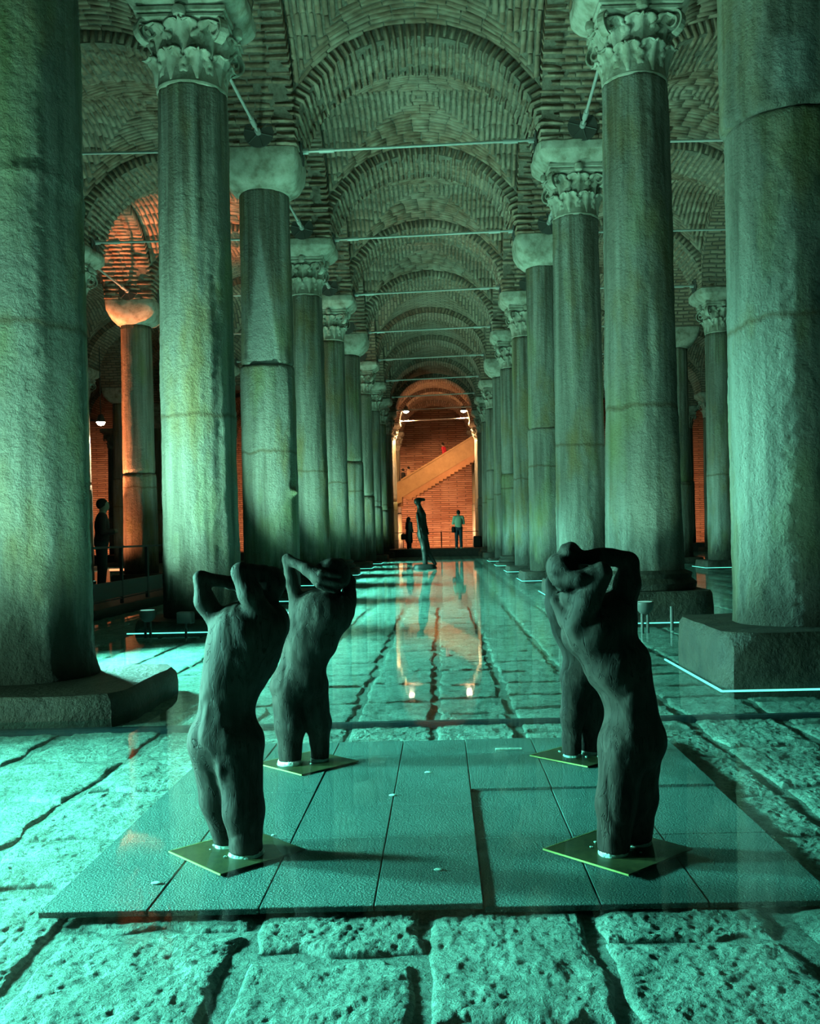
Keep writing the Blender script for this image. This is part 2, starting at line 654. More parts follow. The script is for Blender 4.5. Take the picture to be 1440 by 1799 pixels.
# ------------------------------------------------------------------ bricks
def unit_brick(seed):
    r = np.random.default_rng(seed)
    v = []
    for z in (-0.5, 0.5):
        for y in (-0.5, 0.5):
            for x in (-0.5, 0.5):
                j = r.uniform(-1, 1, 3) * (0.035, 0.11, 0.16)
                v.append((x + j[0], y + j[1], z + j[2]))
    f = [(0, 2, 3, 1), (4, 5, 7, 6), (0, 1, 5, 4), (2, 6, 7, 3), (0, 4, 6, 2), (1, 3, 7, 5)]
    return np.array(v), np.array(f)


UB = [unit_brick(s) for s in range(6)]
UBM = [mesh_np('brick', v, f, M['brick'], False) for v, f in UB]


def lay_bricks(parent, mats, stuff_name, limit, key):
    """mats: list of 4x4 world matrices; the `limit` largest in the photo become parts, the rest one stuff mesh"""
    mats = sorted(mats, key=key)
    for i, m in enumerate(mats[:limit]):
        o = bpy.data.objects.new('brick', UBM[i % 6])
        COL.objects.link(o)
        o.parent = parent
        o.matrix_parent_inverse = parent.matrix_world.inverted() if False else Matrix.Identity(4)
        o.matrix_basis = m
    rest = mats[limit:]
    if rest:
        vs, fs = [], []
        for i, m in enumerate(rest):
            v, f = UB[i % 6]
            A = np.array(m)
            vs.append(v @ A[:3, :3].T + A[:3, 3])
            fs.append(f + 8 * i)
        me = mesh_np(stuff_name, np.concatenate(vs), np.concatenate(fs), M['brick'], False)
        o = mobj(stuff_name, me, parent)
        o['kind'] = 'stuff'


def frame(c, t, n, l, w, h):
    """brick matrix: long axis t, thickness along n (out of the surface)"""
    t = Vector(t).normalized()
    n = Vector(n).normalized()
    b = n.cross(t).normalized()
    n = t.cross(b)
    return Matrix(((t.x * l, b.x * w, n.x * h, c[0]), (t.y * l, b.y * w, n.y * h, c[1]), (t.z * l, b.z * w, n.z * h, c[2]), (0, 0, 0, 1)))


def ell_points(a, b, n=400):
    th = np.linspace(0, math.pi, n)
    x, z = -a * np.cos(th), b * np.sin(th)
    s = np.concatenate([[0], np.cumsum(np.hypot(np.diff(x), np.diff(z)))])
    return th, s


PITCH = 0.115


def arch_mesh(a, b, depth, axis, grow, mat, seg=40):
    """arch ring with soffit; axis 'x': spans x, runs `depth` along y"""
    th, s = ell_points(a, b)
    sv = np.linspace(0, s[-1], seg + 1)
    tv = np.interp(sv, s, th)
    v, f, uv = [], [], []

    def strip(p0, p1, u0, u1):
        base = len(v)
        for i, t in enumerate(tv):
            for q, u in ((p0(t), u0), (p1(t), u1)):
                v.append(q)
                uv.append((u, sv[i]))
        for i in range(seg):
            k = base + 2 * i
            f.append((k, k + 1, k + 3, k + 2))

    def pt(t, g, y):
        x, z = -(a + g) * math.cos(t), ZS + (b + g) * math.sin(t)
        return (x, y, z) if axis == 'x' else (y, x, z)
    h = depth / 2
    strip(lambda t: pt(t, grow, -h + grow), lambda t: pt(t, grow, h - grow), 0, depth)
    strip(lambda t: pt(t, grow, -h + grow), lambda t: pt(t, 0.5, -h + grow), 0.0, 0.5)
    strip(lambda t: pt(t, grow, h - grow), lambda t: pt(t, 0.5, h - grow), 0.0, 0.5)
    return mesh_np('arch', v, np.array(f), mat, True, uv)


def arch_bricks(a, b, depth, axis, ox, oy, rng):
    th, s = ell_points(a, b)
    n = int(s[-1] / PITCH)
    out = []
    h = depth / 2
    for i in range(n):
        sm = (i + 0.5) * s[-1] / n
        t = np.interp(sm, s, th)
        nx, nz = -math.cos(t) / a, math.sin(t) / b
        ln = math.hypot(nx, nz)
        nx, nz = nx / ln, nz / ln
        cuts = [-h, -h + 0.30 + 0.06 * (i % 2), 0.02 - 0.1 * (i % 2), h - 0.30 - 0.06 * ((i + 1) % 2), h]
        for j in range(4):
            y0, y1 = cuts[j], cuts[j + 1]
            end = j in (0, 3)
            rad = 0.30 if end else 0.09
            jit = rng.uniform(-0.012, 0.012)
            L = (y1 - y0) * (1.0 if end else 0.93)
            cx = -a * math.cos(t) + nx * (rad / 2 + jit)
            cz = ZS + b * math.sin(t) + nz * (rad / 2 + jit)
            yc = (y0 + y1) / 2
            wd = 0.070 + rng.uniform(-0.01, 0.012)
            if axis == 'x':
                m = frame((ox + cx, oy + yc, cz), (0, 1, 0), (nx, 0, nz), L, wd, rad)
            else:
                m = frame((ox + yc, oy + cx, cz), (1, 0, 0), (0, nx, nz), L, wd, rad)
            out.append(m)
    return out


def web_z(x, y):
    zx = (A_B + RING) * np.sqrt(np.maximum(0, 1 - (x / (A_X + RING)) ** 2))
    zy = (A_B + RING) * np.sqrt(np.maximum(0, 1 - (y / (A_Y + RING)) ** 2))
    return ZS + np.maximum(zx, zy) + 0.20 * (1 - (x / A_X) ** 2) * (1 - (y / A_Y) ** 2)


def web_mesh(mat, n=28, up=0.0):
    """groin web of one bay, four panels with courses parallel to the bay's sides"""
    v, f, uv = [], [], []
    for panel in range(4):
        base = len(v)
        for i in range(n + 1):
            q = i / n
            for j in range(n + 1):
                p = (j / n) * 2 - 1
                if panel < 2:
                    y = A_Y * q * (1 if panel else -1)
                    x = A_X * q * p
                else:
                    x = A_X * q * (1 if panel == 3 else -1)
                    y = A_Y * q * p
                z = float(web_z(np.array(x), np.array(y)))
                v.append((x, y, z + up))
                if panel < 2:
                    uv.append((x * 1.15 + panel * 0.1, abs(y) + 7))
                else:
                    uv.append((y * 1.15 + panel * 0.1, abs(x) + 7))
        for i in range(n):
            for j in range(n):
                k = base + i * (n + 1) + j
                f.append((k, k + 1, k + n + 2, k + n + 1))
    return mesh_np('vault_web', v, np.array(f), mat, True, uv)


def web_bricks(ox, oy, rng, only=None):
    out = []
    for panel in ('f', 'b', 'l', 'r'):
        if only and panel not in only:
            continue
        lim, oth = (A_Y, A_X) if panel in 'fb' else (A_X, A_Y)
        sg = -1 if panel in 'fl' else 1
        k = 0
        while True:
            c = lim - PITCH * (k + 0.5)
            if c < 0.06:
                break
            half = oth * c / lim
            xs = np.linspace(-half, half, 60)
            zs = web_z(xs, np.full_like(xs, c)) if panel in 'fb' else web_z(np.full_like(xs, c), xs)
            s = np.concatenate([[0], np.cumsum(np.hypot(np.diff(xs), np.diff(zs)))])
            nb = max(1, int(round(s[-1] / 0.36)))
            off = 0.5 * (k % 2) * s[-1] / nb
            edges = [0.0] + [off + i * s[-1] / nb for i in range(0 if off > 0 else 1, nb + 1) if off + i * s[-1] / nb < s[-1] - 0.05] + [s[-1]]
            for e0, e1 in zip(edges[:-1], edges[1:]):
                if e1 - e0 < 0.05:
                    continue
                x0, x1 = np.interp([e0, e1], s, xs)
                z0, z1 = np.interp([e0, e1], s, zs)
                xm, zm = (x0 + x1) / 2, (z0 + z1) / 2
                L = (e1 - e0) - 0.025
                j = rng.uniform(-0.010, 0.012)
                wd = 0.068 + rng.uniform(-0.012, 0.014)
                if panel in 'fb':
                    t = (x1 - x0, 0, z1 - z0)
                    n = (-(z1 - z0), 0, x1 - x0)
                    m = frame((ox + xm, oy + sg * c, zm + 0.03 + j), t, n, L, wd, 0.08)
                else:
                    t = (0, x1 - x0, z1 - z0)
                    n = (0, -(z1 - z0), x1 - x0)
                    m = frame((ox + sg * c, oy + xm, zm + 0.03 + j), t, n, L, wd, 0.08)
                out.append(m)
            k += 1
    return out


# ------------------------------------------------------------------ ceiling
ceiling = empty('ceiling')
tag(ceiling, 'brick groin vaults on arches over the whole cistern', None, None, 'structure')
ARCH = {}
for ax, (a, dep) in (('x', (A_X, TT)), ('y', (A_Y, AT))):
    ARCH[ax, 'far'] = arch_mesh(a, A_B, dep, ax, 0.0, M['brickwork'])
    ARCH[ax, 'near'] = arch_mesh(a, A_B, dep, ax, 0.018, M['mortar'])
WEB = {'far': web_mesh(M['brickwork']), 'near': web_mesh(M['mortar'], 28, 0.022)}
pier = MB()
pier.box(-AT / 2 + 0.01, AT / 2 - 0.01, -TT / 2 + 0.01, TT / 2 - 0.01, ZS - 0.001, ZS + 2.6)
PIER = pier.build('pier', M['mortar'])
PIERM = PIER.data
bpy.data.objects.remove(PIER)


def seen_key(m):
    """how far a brick is from the viewer; bricks outside the frame come last"""
    c = m.translation
    yy = (c.z - CAM_Z) / max(c.y, 0.1) * FPX
    xx = c.x / max(c.y, 0.1) * FPX
    out = yy > 960 or abs(xx - 0) > 800
    return c.y + (100 if out else 0)


aisles = {'A3': ('LLLL', 'LLL', 6, 11), 'A2': ('LLL', 'LL', 3, 11), 'A1': ('LL', 'L', 0, 11), 'C': ('L', 'R', -1, 11),
          'B1': ('R', 'RR', 0, 11), 'B2': ('RR', 'RRR', 3, 11)}
NEAR_T = {('C', 2): 300, ('C', 3): 300, ('C', 4): 0, ('A1', 2): 0, ('A1', 3): 0, ('A1', 4): 0, ('B1', 2): 0, ('B1', 3): 0, ('B1', 4): 0, ('C', 5): 0}
NEAR_W = {('C', 1): 300, ('C', 2): 300, ('C', 3): 0, ('A1', 1): 0, ('A1', 2): 0, ('A1', 3): 0, ('B1', 1): 0, ('B1', 2): 0, ('B1', 3): 0, ('C', 4): 0}
NEAR_L = {('L', 1): 300, ('R', 1): 300, ('L', 2): 300, ('R', 2): 300, ('L', 3): 0, ('R', 3): 0, ('LL', 3): 0, ('LL', 2): 0, ('L', 4): 0, ('R', 4): 0}
brng = np.random.default_rng(5)
for an, (c0, c1, k0, k1) in aisles.items():
    cx = (COLX[c0] + COLX[c1]) / 2
    for k in range(k0, k1 + 1):
        near = (an, k) in NEAR_T
        o = mobj('transverse_arch', ARCH['x', 'near' if near else 'far'], ceiling, (cx, rowy(k), 0))
        if near:
            mats = [Matrix.Translation((-cx, -rowy(k), 0)) @ m for m in arch_bricks(A_X, A_B, TT, 'x', cx, rowy(k), brng)]
            lay_bricks(o, mats, 'brick_courses', NEAR_T[an, k], lambda m: seen_key(Matrix.Translation((cx, rowy(k), 0)) @ m))
        if k == k1:
            continue
        cy = (rowy(k) + rowy(k + 1)) / 2
        near = (an, k) in NEAR_W
        o = mobj('vault_web', WEB['near' if near else 'far'], ceiling, (cx, cy, 0))
        if near:
            mats = web_bricks(0, 0, brng)
            lay_bricks(o, mats, 'brick_courses', NEAR_W[an, k], lambda m: seen_key(Matrix.Translation((cx, cy, 0)) @ m))
for c, k0, k1 in (('LLL', 6, 11), ('LL', 1, 11), ('L', -1, 11), ('R', -1, 11), ('RR', 1, 11), ('RRR', 3, 11)):
    for k in range(k0, k1 + 1):
        mobj('pier', PIERM, ceiling, (COLX[c], rowy(k), 0))
        if k == k1:
            continue
        cy = (rowy(k) + rowy(k + 1)) / 2
        near = (c, k) in NEAR_L
        o = mobj('longitudinal_arch', ARCH['y', 'near' if near else 'far'], ceiling, (COLX[c], cy, 0))
        if near:
            mats = arch_bricks(A_Y, A_B, AT, 'y', 0, 0, brng)
            lay_bricks(o, mats, 'brick_courses', NEAR_L[c, k], lambda m: seen_key(Matrix.Translation((COLX[c], cy, 0)) @ m))
# last bay up to the end wall: barrel webs
for an, (c0, c1, k0, k1) in aisles.items():
    cx = (COLX[c0] + COLX[c1]) / 2
    mobj('vault_web', WEB['far'], ceiling, (cx, (rowy(11) + rowy(12)) / 2, 0))

# ------------------------------------------------------------------ walls
WALL_Y = rowy(11) + 3.2
w = MB().box(-26, 24, WALL_Y, WALL_Y + 0.6, -0.3, 12).build('wall_back', M['wallwork'])
tag(w, 'tall brick end wall glowing orange behind the stairs', None, None, 'structure')
for nm, x0, x1 in (('wall_left', -26.6, -26.0), ('wall_right', 24.0, 24.6)):
    w = MB().box(x0, x1, -6, WALL_Y + 0.6, -0.3, 12).build(nm, M['wallwork'])
    tag(w, 'dark brick side wall of the cistern on the ' + nm[5:], None, None, 'structure')

# ------------------------------------------------------------------ floor
floor = MB().box(-26, 24, -4, WALL_Y, -0.30, -0.004).build('floor', M['bed'])
tag(floor, 'rough stone paved floor under the shallow green water', None, None, 'structure')


def slab_variant(seed, n):
    r = 2.0 * np.linspace(0, 1, n + 1) - 1
    gx, gy = np.meshgrid(r, r, indexing='ij')
    wob = 0.10
    p = np.stack([gx * 2.2 + seed * 9.1, gy * 2.2, gx * 0], -1)
    px = gx + wob * vnoise(p, seed) * np.abs(gx) ** 2
    py = gy + wob * vnoise(p + 40, seed) * np.abs(gy) ** 2
    edge = 1 - np.maximum(np.abs(gx), np.abs(gy)) ** 22
    rough = np.stack([gx * 3.2 + seed * 5, gy * 3.2, gx * 0 + seed], -1)
    h = 0.004 * fbm(rough, seed, 2) + 0.0030 * fbm(rough * 4.6, seed + 3, 3) + 0.0020 * np.abs(vnoise(rough * 11.7, seed + 9))
    z = np.clip(edge, 0, 1) ** 0.6 * 0.032 - 0.024 + h * np.clip(edge * 3, 0, 1)
    v = np.stack([px * 0.5, py * 0.5, z], -1).reshape(-1, 3)
    idx = np.arange((n + 1) ** 2).reshape(n + 1, n + 1)
    f = np.stack([idx[:-1, :-1], idx[1:, :-1], idx[1:, 1:], idx[:-1, 1:]], -1).reshape(-1, 4)
    return v, f


SLAB_HI = [mesh_np('stone_slab', *slab_variant(s, 84), M['floor']) for s in range(7)]
SLAB_MD = [mesh_np('stone_slab', *slab_variant(s + 20, 30), M['floor']) for s in range(6)]
SLAB_LO = [slab_variant(s + 40, 6) for s in range(5)]
frng = random.Random(3)
slabs = []
edges = [-0.06]
while edges[-1] < 16:
    edges.append(edges[-1] + frng.uniform(0.42, 0.58))
while edges[0] > -16:
    edges.insert(0, edges[0] - frng.uniform(0.42, 0.58))
for x0, x1 in zip(edges[:-1], edges[1:]):
    y = 1.3 + frng.uniform(0, 0.5)
    while y < 46:
        L = frng.uniform(0.45, 0.85)
        slabs.append((x0, x1, y, y + L))
        y += L


def slab_rank(s):
    cx, cy = (s[0] + s[1]) / 2, (s[2] + s[3]) / 2
    inside = -0.50 < (cx / cy) < 0.45 and s[3] > 2.05
    return cy + (0 if inside else 200)


slabs.sort(key=slab_rank)
rest_v, rest_f, nb = [], [], 0
for i, (x0, x1, y0, y1) in enumerate(slabs):
    gap = frng.uniform(0.015, 0.055)
    sx, sy = (x1 - x0) - gap, (y1 - y0) - gap
    c = ((x0 + x1) / 2, (y0 + y1) / 2, frng.uniform(-0.003, 0.004))
    flip = frng.choice((0, math.pi))
    if i < 300:
        me = SLAB_HI[i % 7] if c[1] < 5.5 else SLAB_MD[i % 6]
        o = mobj('stone_slab', me, floor, c, flip)
        o.scale = (sx, sy, 1)
    elif slab_rank((x0, x1, y0, y1)) < 100 or c[1] < 30:
        v, f = SLAB_LO[i % 5]
        q = v * (sx, sy, 1) * ((1, 1, 1) if not flip else (-1, -1, 1)) + c
        rest_v.append(q)
        rest_f.append(f + nb)
        nb += len(v)
o = mobj('paving_field', mesh_np('paving_field', np.concatenate(rest_v), np.concatenate(rest_f), M['floor']), floor)
o['kind'] = 'stuff'

wat = MB()
wat.add([(-25, -3, WATER_Z), (23, -3, WATER_Z), (23, 46.7, WATER_Z), (-25, 46.7, WATER_Z)], [(0, 1, 2, 3)])
wat = wat.build('water', M['water'])
tag(wat, 'shallow still green water lying over the stone floor', 'water', None, 'stuff')

# dark channel crossing the floor behind the platform
ch = MB().box(-6.5, 6.5, 5.50, 5.60, -0.03, 0.024, 0.006)
ch.box(-6.5, 6.5, 5.52, 5.58, 0.02, 0.028, 0.003)
ch = ch.build('cable_channel', M['channel'])
tag(ch, 'dark blue-grey channel lying straight across the floor behind the platform', 'channel')

# ------------------------------------------------------------------ columns
def shaft_mesh(z0, z1, r0, r1, seed, nseg=64, nz=80, amp=1.0, feat=None, lip0=0.0, lip1=0.0):
    """one drum of a shaft around the axis x=y=0"""
    th = np.linspace(0, 2 * math.pi, nseg, endpoint=False)
    zz = np.linspace(z0, z1, nz)
    T, Z = np.meshgrid(th, zz)
    q = (Z - z0) / (z1 - z0)
    R = r0 + (r1 - r0) * q
    cs = np.stack([np.cos(T), np.sin(T), Z * 0], -1)
    P3 = cs * 1.0
    P3[..., 2] = Z
    n1 = fbm(P3 * (2.2, 2.2, 0.35) + seed * 3.7, seed, 2)                # long vertical facets
    n2 = fbm(P3 * (3.0, 3.0, 2.4) + seed * 1.3, seed + 5, 3)
    n3 = fbm(P3 * (11, 11, 24) + seed, seed + 9, 2)
    D = 0.014 * n1 + 0.008 * n2 + 0.0042 * n3
    # chipped rims
    rim = np.exp(-((Z - z0) / 0.03) ** 2) * (0.012 + 0.02 * np.clip(vnoise(P3 * (5, 5, 1) + 4, seed), 0, 1)) * lip0
    rim += np.exp(-((z1 - Z) / 0.03) ** 2) * (0.012 + 0.02 * np.clip(vnoise(P3 * (5, 5, 1) + 8, seed), 0, 1)) * lip1
    D = D * amp - rim
    fresh = np.zeros_like(T)
    if feat:
        fd = feat(T, Z)
        if isinstance(fd, tuple):
            fd, fresh = fd
        D = D + fd
    R = R + D
    v = np.stack([R * np.cos(T), R * np.sin(T), Z], -1).reshape(-1, 3)
    idx = np.arange(nz * nseg).reshape(nz, nseg)
    nx = np.roll(idx, -1, axis=1)
    f = np.stack([idx[:-1], nx[:-1], nx[1:], idx[1:]], -1).reshape(-1, 4)
    # caps as fans of quads
    c0, c1 = len(v), len(v) + 1
    v = np.concatenate([v, [(0, 0, z0), (0, 0, z1)]])
    e = np.arange(0, nseg, 2)
    a, b, c = e, (e + 1) % nseg, (e + 2) % nseg
    bot = np.stack([np.full_like(a, c0), idx[0][c], idx[0][b], idx[0][a]], -1)
    top = np.stack([np.full_like(a, c1), idx[-1][a], idx[-1][b], idx[-1][c]], -1)
    f = np.concatenate([f, bot, top])
    me = mesh_np('shaft_drum', v, f, M['column'])
    at = me.attributes.new('fresh', 'FLOAT', 'POINT')
    at.data.foreach_set('value', np.concatenate([fresh.ravel(), [0, 0]]).astype(np.float32))
    return me


def leaf_mesh(h, w, out, seed):
    """acanthus leaf: lobed, ribbed, tip curling outward; base at origin, outward = +x"""
    n, m = 18, 12
    v = []
    for i in range(n + 1):
        s = i / n
        env = 0.62 + 0.5 * math.sin(math.pi * min(1, s * 0.95)) if s < 0.75 else (0.62 + 0.5 * math.sin(math.pi * 0.7125)) * max(0.25, 1 - ((s - 0.75) / 0.25) ** 2)
        lob = 1 - 0.24 * abs(math.sin(s * math.pi * 3.5)) ** 4
        for j in range(m + 1):
            t = (j / m) * 2 - 1
            y = w * 0.5 * env * t * (lob if abs(t) > 0.6 else 1)
            z = h * (s if s < 0.86 else 0.86 + 0.05 * math.sin((s - 0.86) / 0.14 * math.pi))
            x = 0.015 + out * (0.25 * s + 0.75 * max(0, (s - 0.35) / 0.65) ** 2.2)
            if s > 0.9:
                z -= (s - 0.9) * h * 0.5
            rib = 0.020 * math.cos(t * math.pi * 2.5) * (0.4 + 0.6 * s)
            mid = 0.024 * math.exp(-(t * 6) ** 2)
            hole = -0.034 * max(0, math.sin(s * math.pi * 3.5 + 0.5)) ** 3 * math.exp(-((abs(t) - 0.52) * 6) ** 2)
            curve = -0.045 * t * t * (1 - 0.7 * s)
            v.append((x + rib + mid + hole + curve, y, z))
    nv = len(v)
    # back face gives the leaf thickness
    v += [(x - 0.05 * (1 - 0.35 * k / nv), y * 0.9, z) for k, (x, y, z) in enumerate(v)]
    f = []
    for i in range(n):
        for j in range(m):
            k = i * (m + 1) + j
            f.append((k, k + 1, k + m + 2, k + m + 1))
            f.append((nv + k, nv + k + m + 1, nv + k + m + 2, nv + k + 1))
    ring = [j for j in range(m + 1)] + [(i * (m + 1) + m) for i in range(1, n + 1)] + [n * (m + 1) + j for j in range(m - 1, -1, -1)] + [i * (m + 1) for i in range(n - 1, 0, -1)]
    for a, b in zip(ring, ring[1:] + ring[:1]):
        f.append((a, nv + a, nv + b, b))
    return mesh_np('leaf', v, np.array(f), M['capital'])


def loft(secs, n=64, mat=None, name='block', jit=0.0, seed=0, smooth=True):
    """secs: (half, exponent, z) superellipse sections"""
    th = np.linspace(0, 2 * math.pi, n, endpoint=False)
    v = []
    for h, e, z in secs:
        c, s = np.cos(th), np.sin(th)
        r = (np.abs(c) ** e + np.abs(s) ** e) ** (-1 / e) * h
        p = np.stack([r * c, r * s, np.full_like(th, z)], -1)
        v.append(p)
    v = np.concatenate(v)
    if jit:
        nz = fbm(v * 5 + seed * 7.3, seed, 3)[:, None] * jit
        d = v * (1, 1, 0)
        d = d / np.maximum(1e-6, np.linalg.norm(d, axis=1))[:, None]
        v = v + d * nz + np.stack([np.zeros(len(v))] * 2 + [fbm(v * 4 + 50, seed + 2, 2) * jit * 0.6], -1)
    k = len(secs)
    idx = np.arange(k * n).reshape(k, n)
    nx = np.roll(idx, -1, axis=1)
    f = [tuple(q) for q in np.stack([idx[:-1], nx[:-1], nx[1:], idx[1:]], -1).reshape(-1, 4)]
    f.append(tuple(idx[0][::-1]))
    f.append(tuple(idx[-1]))
    me = mesh_np(name, v, f, mat, smooth)
    try:
        me.set_sharp_from_angle(angle=math.radians(38))
    except Exception:
        pass
    return me


CAP_Z, CAP_H = 6.33, 0.74          # corinthian bell
LEAF_LO = [leaf_mesh(0.36, 0.36, 0.13, s) for s in range(2)]
LEAF_HI = [leaf_mesh(0.40, 0.42, 0.17, s + 5) for s in range(2)]
BELL = {}


def bell_mesh():
    m = MB()
    m.lathe([(0.30, 0.0), (0.398, 0.0), (0.405, 0.015), (0.405, 0.03), (0.392, 0.045), (0.385, 0.30), (0.40, 0.45), (0.43, 0.6), (0.50, CAP_H - 0.06), (0.50, CAP_H - 0.05), (0.3, CAP_H - 0.05)], 40)
    o = m.build('bell', M['capital'], None, True)
    me = o.data
    bpy.data.objects.remove(o)
    return me


def abacus_mesh():
    """concave-sided square with cut corners"""
    pts = []
    for q in range(4):
        a0 = math.pi / 4 + q * math.pi / 2
        for i in range(9):
            t = i / 9
            a = a0 + t * math.pi / 2
            r = 0.70 - 0.20 * math.sin(t * math.pi) ** 0.7
            pts.append((r * math.cos(a), r * math.sin(a)))
    n = len(pts)
    v, f = [], []
    prof = [(0.90, 0.0), (1.0, 0.02), (1.0, 0.05), (0.95, 0.065), (1.03, 0.085), (1.03, 0.13)]
    for s, z in prof:
        v += [(x * s, y * s, z) for x, y in pts]
    for k in range(len(prof) - 1):
        for i in range(n):
            j = (i + 1) % n
            f.append((k * n + i, k * n + j, (k + 1) * n + j, (k + 1) * n + i))
    f.append(tuple(range(n - 1, -1, -1)))
    f.append(tuple(range((len(prof) - 1) * n, len(prof) * n)))
    return mesh_np('abacus', v, f, M['capital'], False)


def volute_mesh():
    """rolled corner volute: a spiral ribbon with an eye"""
    v, f = [], []
    n = 30
    for i in range(n + 1):
        t = i / n
        a = -math.pi / 2 + t * math.pi * 3.2
        r = 0.115 * (1 - t) + 0.02
        cx, cz = 0.0, 0.0
        for y in (-0.05, 0.05):
            for g in (0, 0.022):
                v.append((cx + (r + g) * math.cos(a), y * (1 - 0.3 * t), cz + (r + g) * math.sin(a)))
    for i in range(n):
        k = 4 * i
        for a, b in ((0, 1), (1, 3), (3, 2), (2, 0)):
            f.append((k + a, k + b, k + 4 + b, k + 4 + a))
    f.append((0, 2, 3, 1))
    f.append((4 * n, 4 * n + 1, 4 * n + 3, 4 * n + 2))
    return mesh_np('volute', v, f, M['capital'], False)


BELLM, ABAM, VOLM = bell_mesh(), abacus_mesh(), volute_mesh()
BOSSM = loft([(0.02, 2, -0.07), (0.06, 2, -0.05), (0.075, 2, 0), (0.06, 2, 0.05), (0.02, 2, 0.07)], 16, M['capital'], 'boss', 0.012, 3)


def corinthian(col, rs, seed, impost_h=0.36):
    """capital with two rows of leaves, volutes, abacus; sits on a shaft of radius ~rs"""
    k = rs / 0.40
    cap = mobj('capital', BELLM, col, (0, 0, CAP_Z))
    cap.scale = (k, k, 1)
    rr = random.Random(seed)
    for i in range(8):
        a = i * math.pi / 4 + math.pi / 8
        o = mobj('leaf', LEAF_LO[i % 2], cap, (0.365 * math.cos(a), 0.365 * math.sin(a), 0.05), a)
        o.scale = (rr.uniform(0.8, 1.1), rr.uniform(0.92, 1.08), rr.uniform(0.92, 1.05))
    for i in range(8):
        a = i * math.pi / 4
        o = mobj('leaf', LEAF_HI[i % 2], cap, (0.375 * math.cos(a), 0.375 * math.sin(a), 0.30), a)
        big = 1.28 if i % 2 else 1.0
        o.scale = (big * rr.uniform(0.9, 1.1), rr.uniform(0.95, 1.08), rr.uniform(0.92, 1.05))
    for i in range(4):
        a = math.pi / 4 + i * math.pi / 2
        o = mobj('volute', VOLM, cap, (0.57 * math.cos(a), 0.57 * math.sin(a), CAP_H - 0.155), a)
        b = i * math.pi / 2
        mobj('boss', BOSSM, cap, (0.53 * math.cos(b), 0.53 * math.sin(b), CAP_H - 0.0), b)
    mobj('abacus', ABAM, cap, (0, 0, CAP_H - 0.06))
    z0 = CAP_Z + CAP_H + 0.07
    h = ZS - z0
    mobj('impost_block', loft([(0.47, 5, z0 - 0.01), (0.50, 6, z0 + 0.02), (0.60, 8, z0 + h * 0.30), (0.665, 9, z0 + h * 0.55), (0.675, 10, z0 + h * 0.62), (0.68, 10, ZS + 0.0), (0.66, 10, ZS + 0.02)],
                              48, M['capital'], 'impost_block', 0.022, seed), col)


def cushion(col, rs, seed, z0=6.85):
    h = ZS - z0
    mobj('impost_capital', loft([(rs * 0.95, 2.0, z0), (rs * 1.06, 2.05, z0 + 0.012), (rs * 1.10, 2.1, z0 + 0.04), (rs + 0.10, 2.7, z0 + h * 0.12), (rs + 0.17, 3.6, z0 + h * 0.26), (0.61, 5.5, z0 + h * 0.44),
                               (0.645, 8, z0 + h * 0.62), (0.66, 9, z0 + h * 0.86), (0.66, 10, ZS), (0.64, 10, ZS + 0.02)], 64, M['capital'], 'impost_capital', 0.014, seed), col)


def pedestal(col, half, top, seed, chamf=0.3, oct_=False, offs=(0, 0)):
    e = 3.6 if oct_ else 9
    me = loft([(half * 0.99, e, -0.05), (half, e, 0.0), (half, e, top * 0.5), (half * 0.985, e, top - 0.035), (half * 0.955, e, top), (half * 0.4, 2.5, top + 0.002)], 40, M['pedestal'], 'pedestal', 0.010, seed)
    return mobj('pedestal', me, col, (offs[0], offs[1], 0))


def feat_L0(T, Z):
    d = np.zeros_like(T)
    # diagonal pick-dressed bands on the aisle side
    a = np.mod(T + math.pi, 2 * math.pi) - math.pi
    u = a * 0.41
    for zc, ac, hw, hz in ((5.15, -0.75, 0.16, 0.32), (4.55, -0.9, 0.15, 0.3), (3.1, -0.7, 0.18, 0.35), (2.4, -0.75, 0.2, 0.35), (1.7, -0.8, 0.2, 0.3), (3.9, -1.3, 0.2, 0.3)):
        m = np.exp(-(((a - ac) * 0.41 / hw) ** 4) - ((Z - zc + u * 0.8) / hz) ** 4)
        st = np.clip(np.sin((Z + 0.9 * u) * 70), 0, 1)
        d -= m * (0.010 + 0.006 * st)
    d += 0.012 * np.exp(-((Z - 3.45 + 0.05 * np.sin(T * 2)) / 0.05) ** 2)
    d -= 0.02 * np.clip(1 - Z / 1.5, 0, 1) * np.clip(vnoise(np.stack([np.cos(T) * 4, np.sin(T) * 4, Z * 5], -1), 5), 0, 1)
    d += 0.05 * np.clip(1 - (Z - 0.2) / 0.3, 0, 1) ** 2
    return d


def feat_R0(T, Z):
    a = np.mod(T, 2 * math.pi)
    d = np.zeros_like(T)
    m = 1 / (1 + np.exp(-((a - 4.2) * 30))) * 1 / (1 + np.exp(((a - 4.72) * 30))) / (1 + np.exp(-(Z - 4.05) * 60)) / (1 + np.exp((Z - 4.42) * 60))
    d += 0.016 * m
    d -= 0.012 * np.exp(-(((a - 4.45) / 0.04) ** 2)) * (Z > 4.05)
    return d, m


def feat_L1(T, Z):
    a = np.mod(T, 2 * math.pi)
    d = -0.02 * np.exp(-(((a - 5.15) / 0.10) ** 2)) - 0.018 * np.exp(-(((a - 4.0) / 0.12) ** 2)) + 0.012 * np.sin(a * 9) * np.clip((a - 4.9) * 2, 0, 1) * (a < 6)
    return d


def feat_L2(T, Z):
    a = np.mod(T, 2 * math.pi)
    # tall flaked scar that widens downward
    c = 4.66
    zt = 6.15
    half = np.clip((zt - Z) * 0.33, 0, 0.62)
    inside = 1 / (1 + np.exp((np.abs(a - c) - half) * 45)) * (Z < zt) * (Z > 3.95)
    return -0.045 * inside, inside


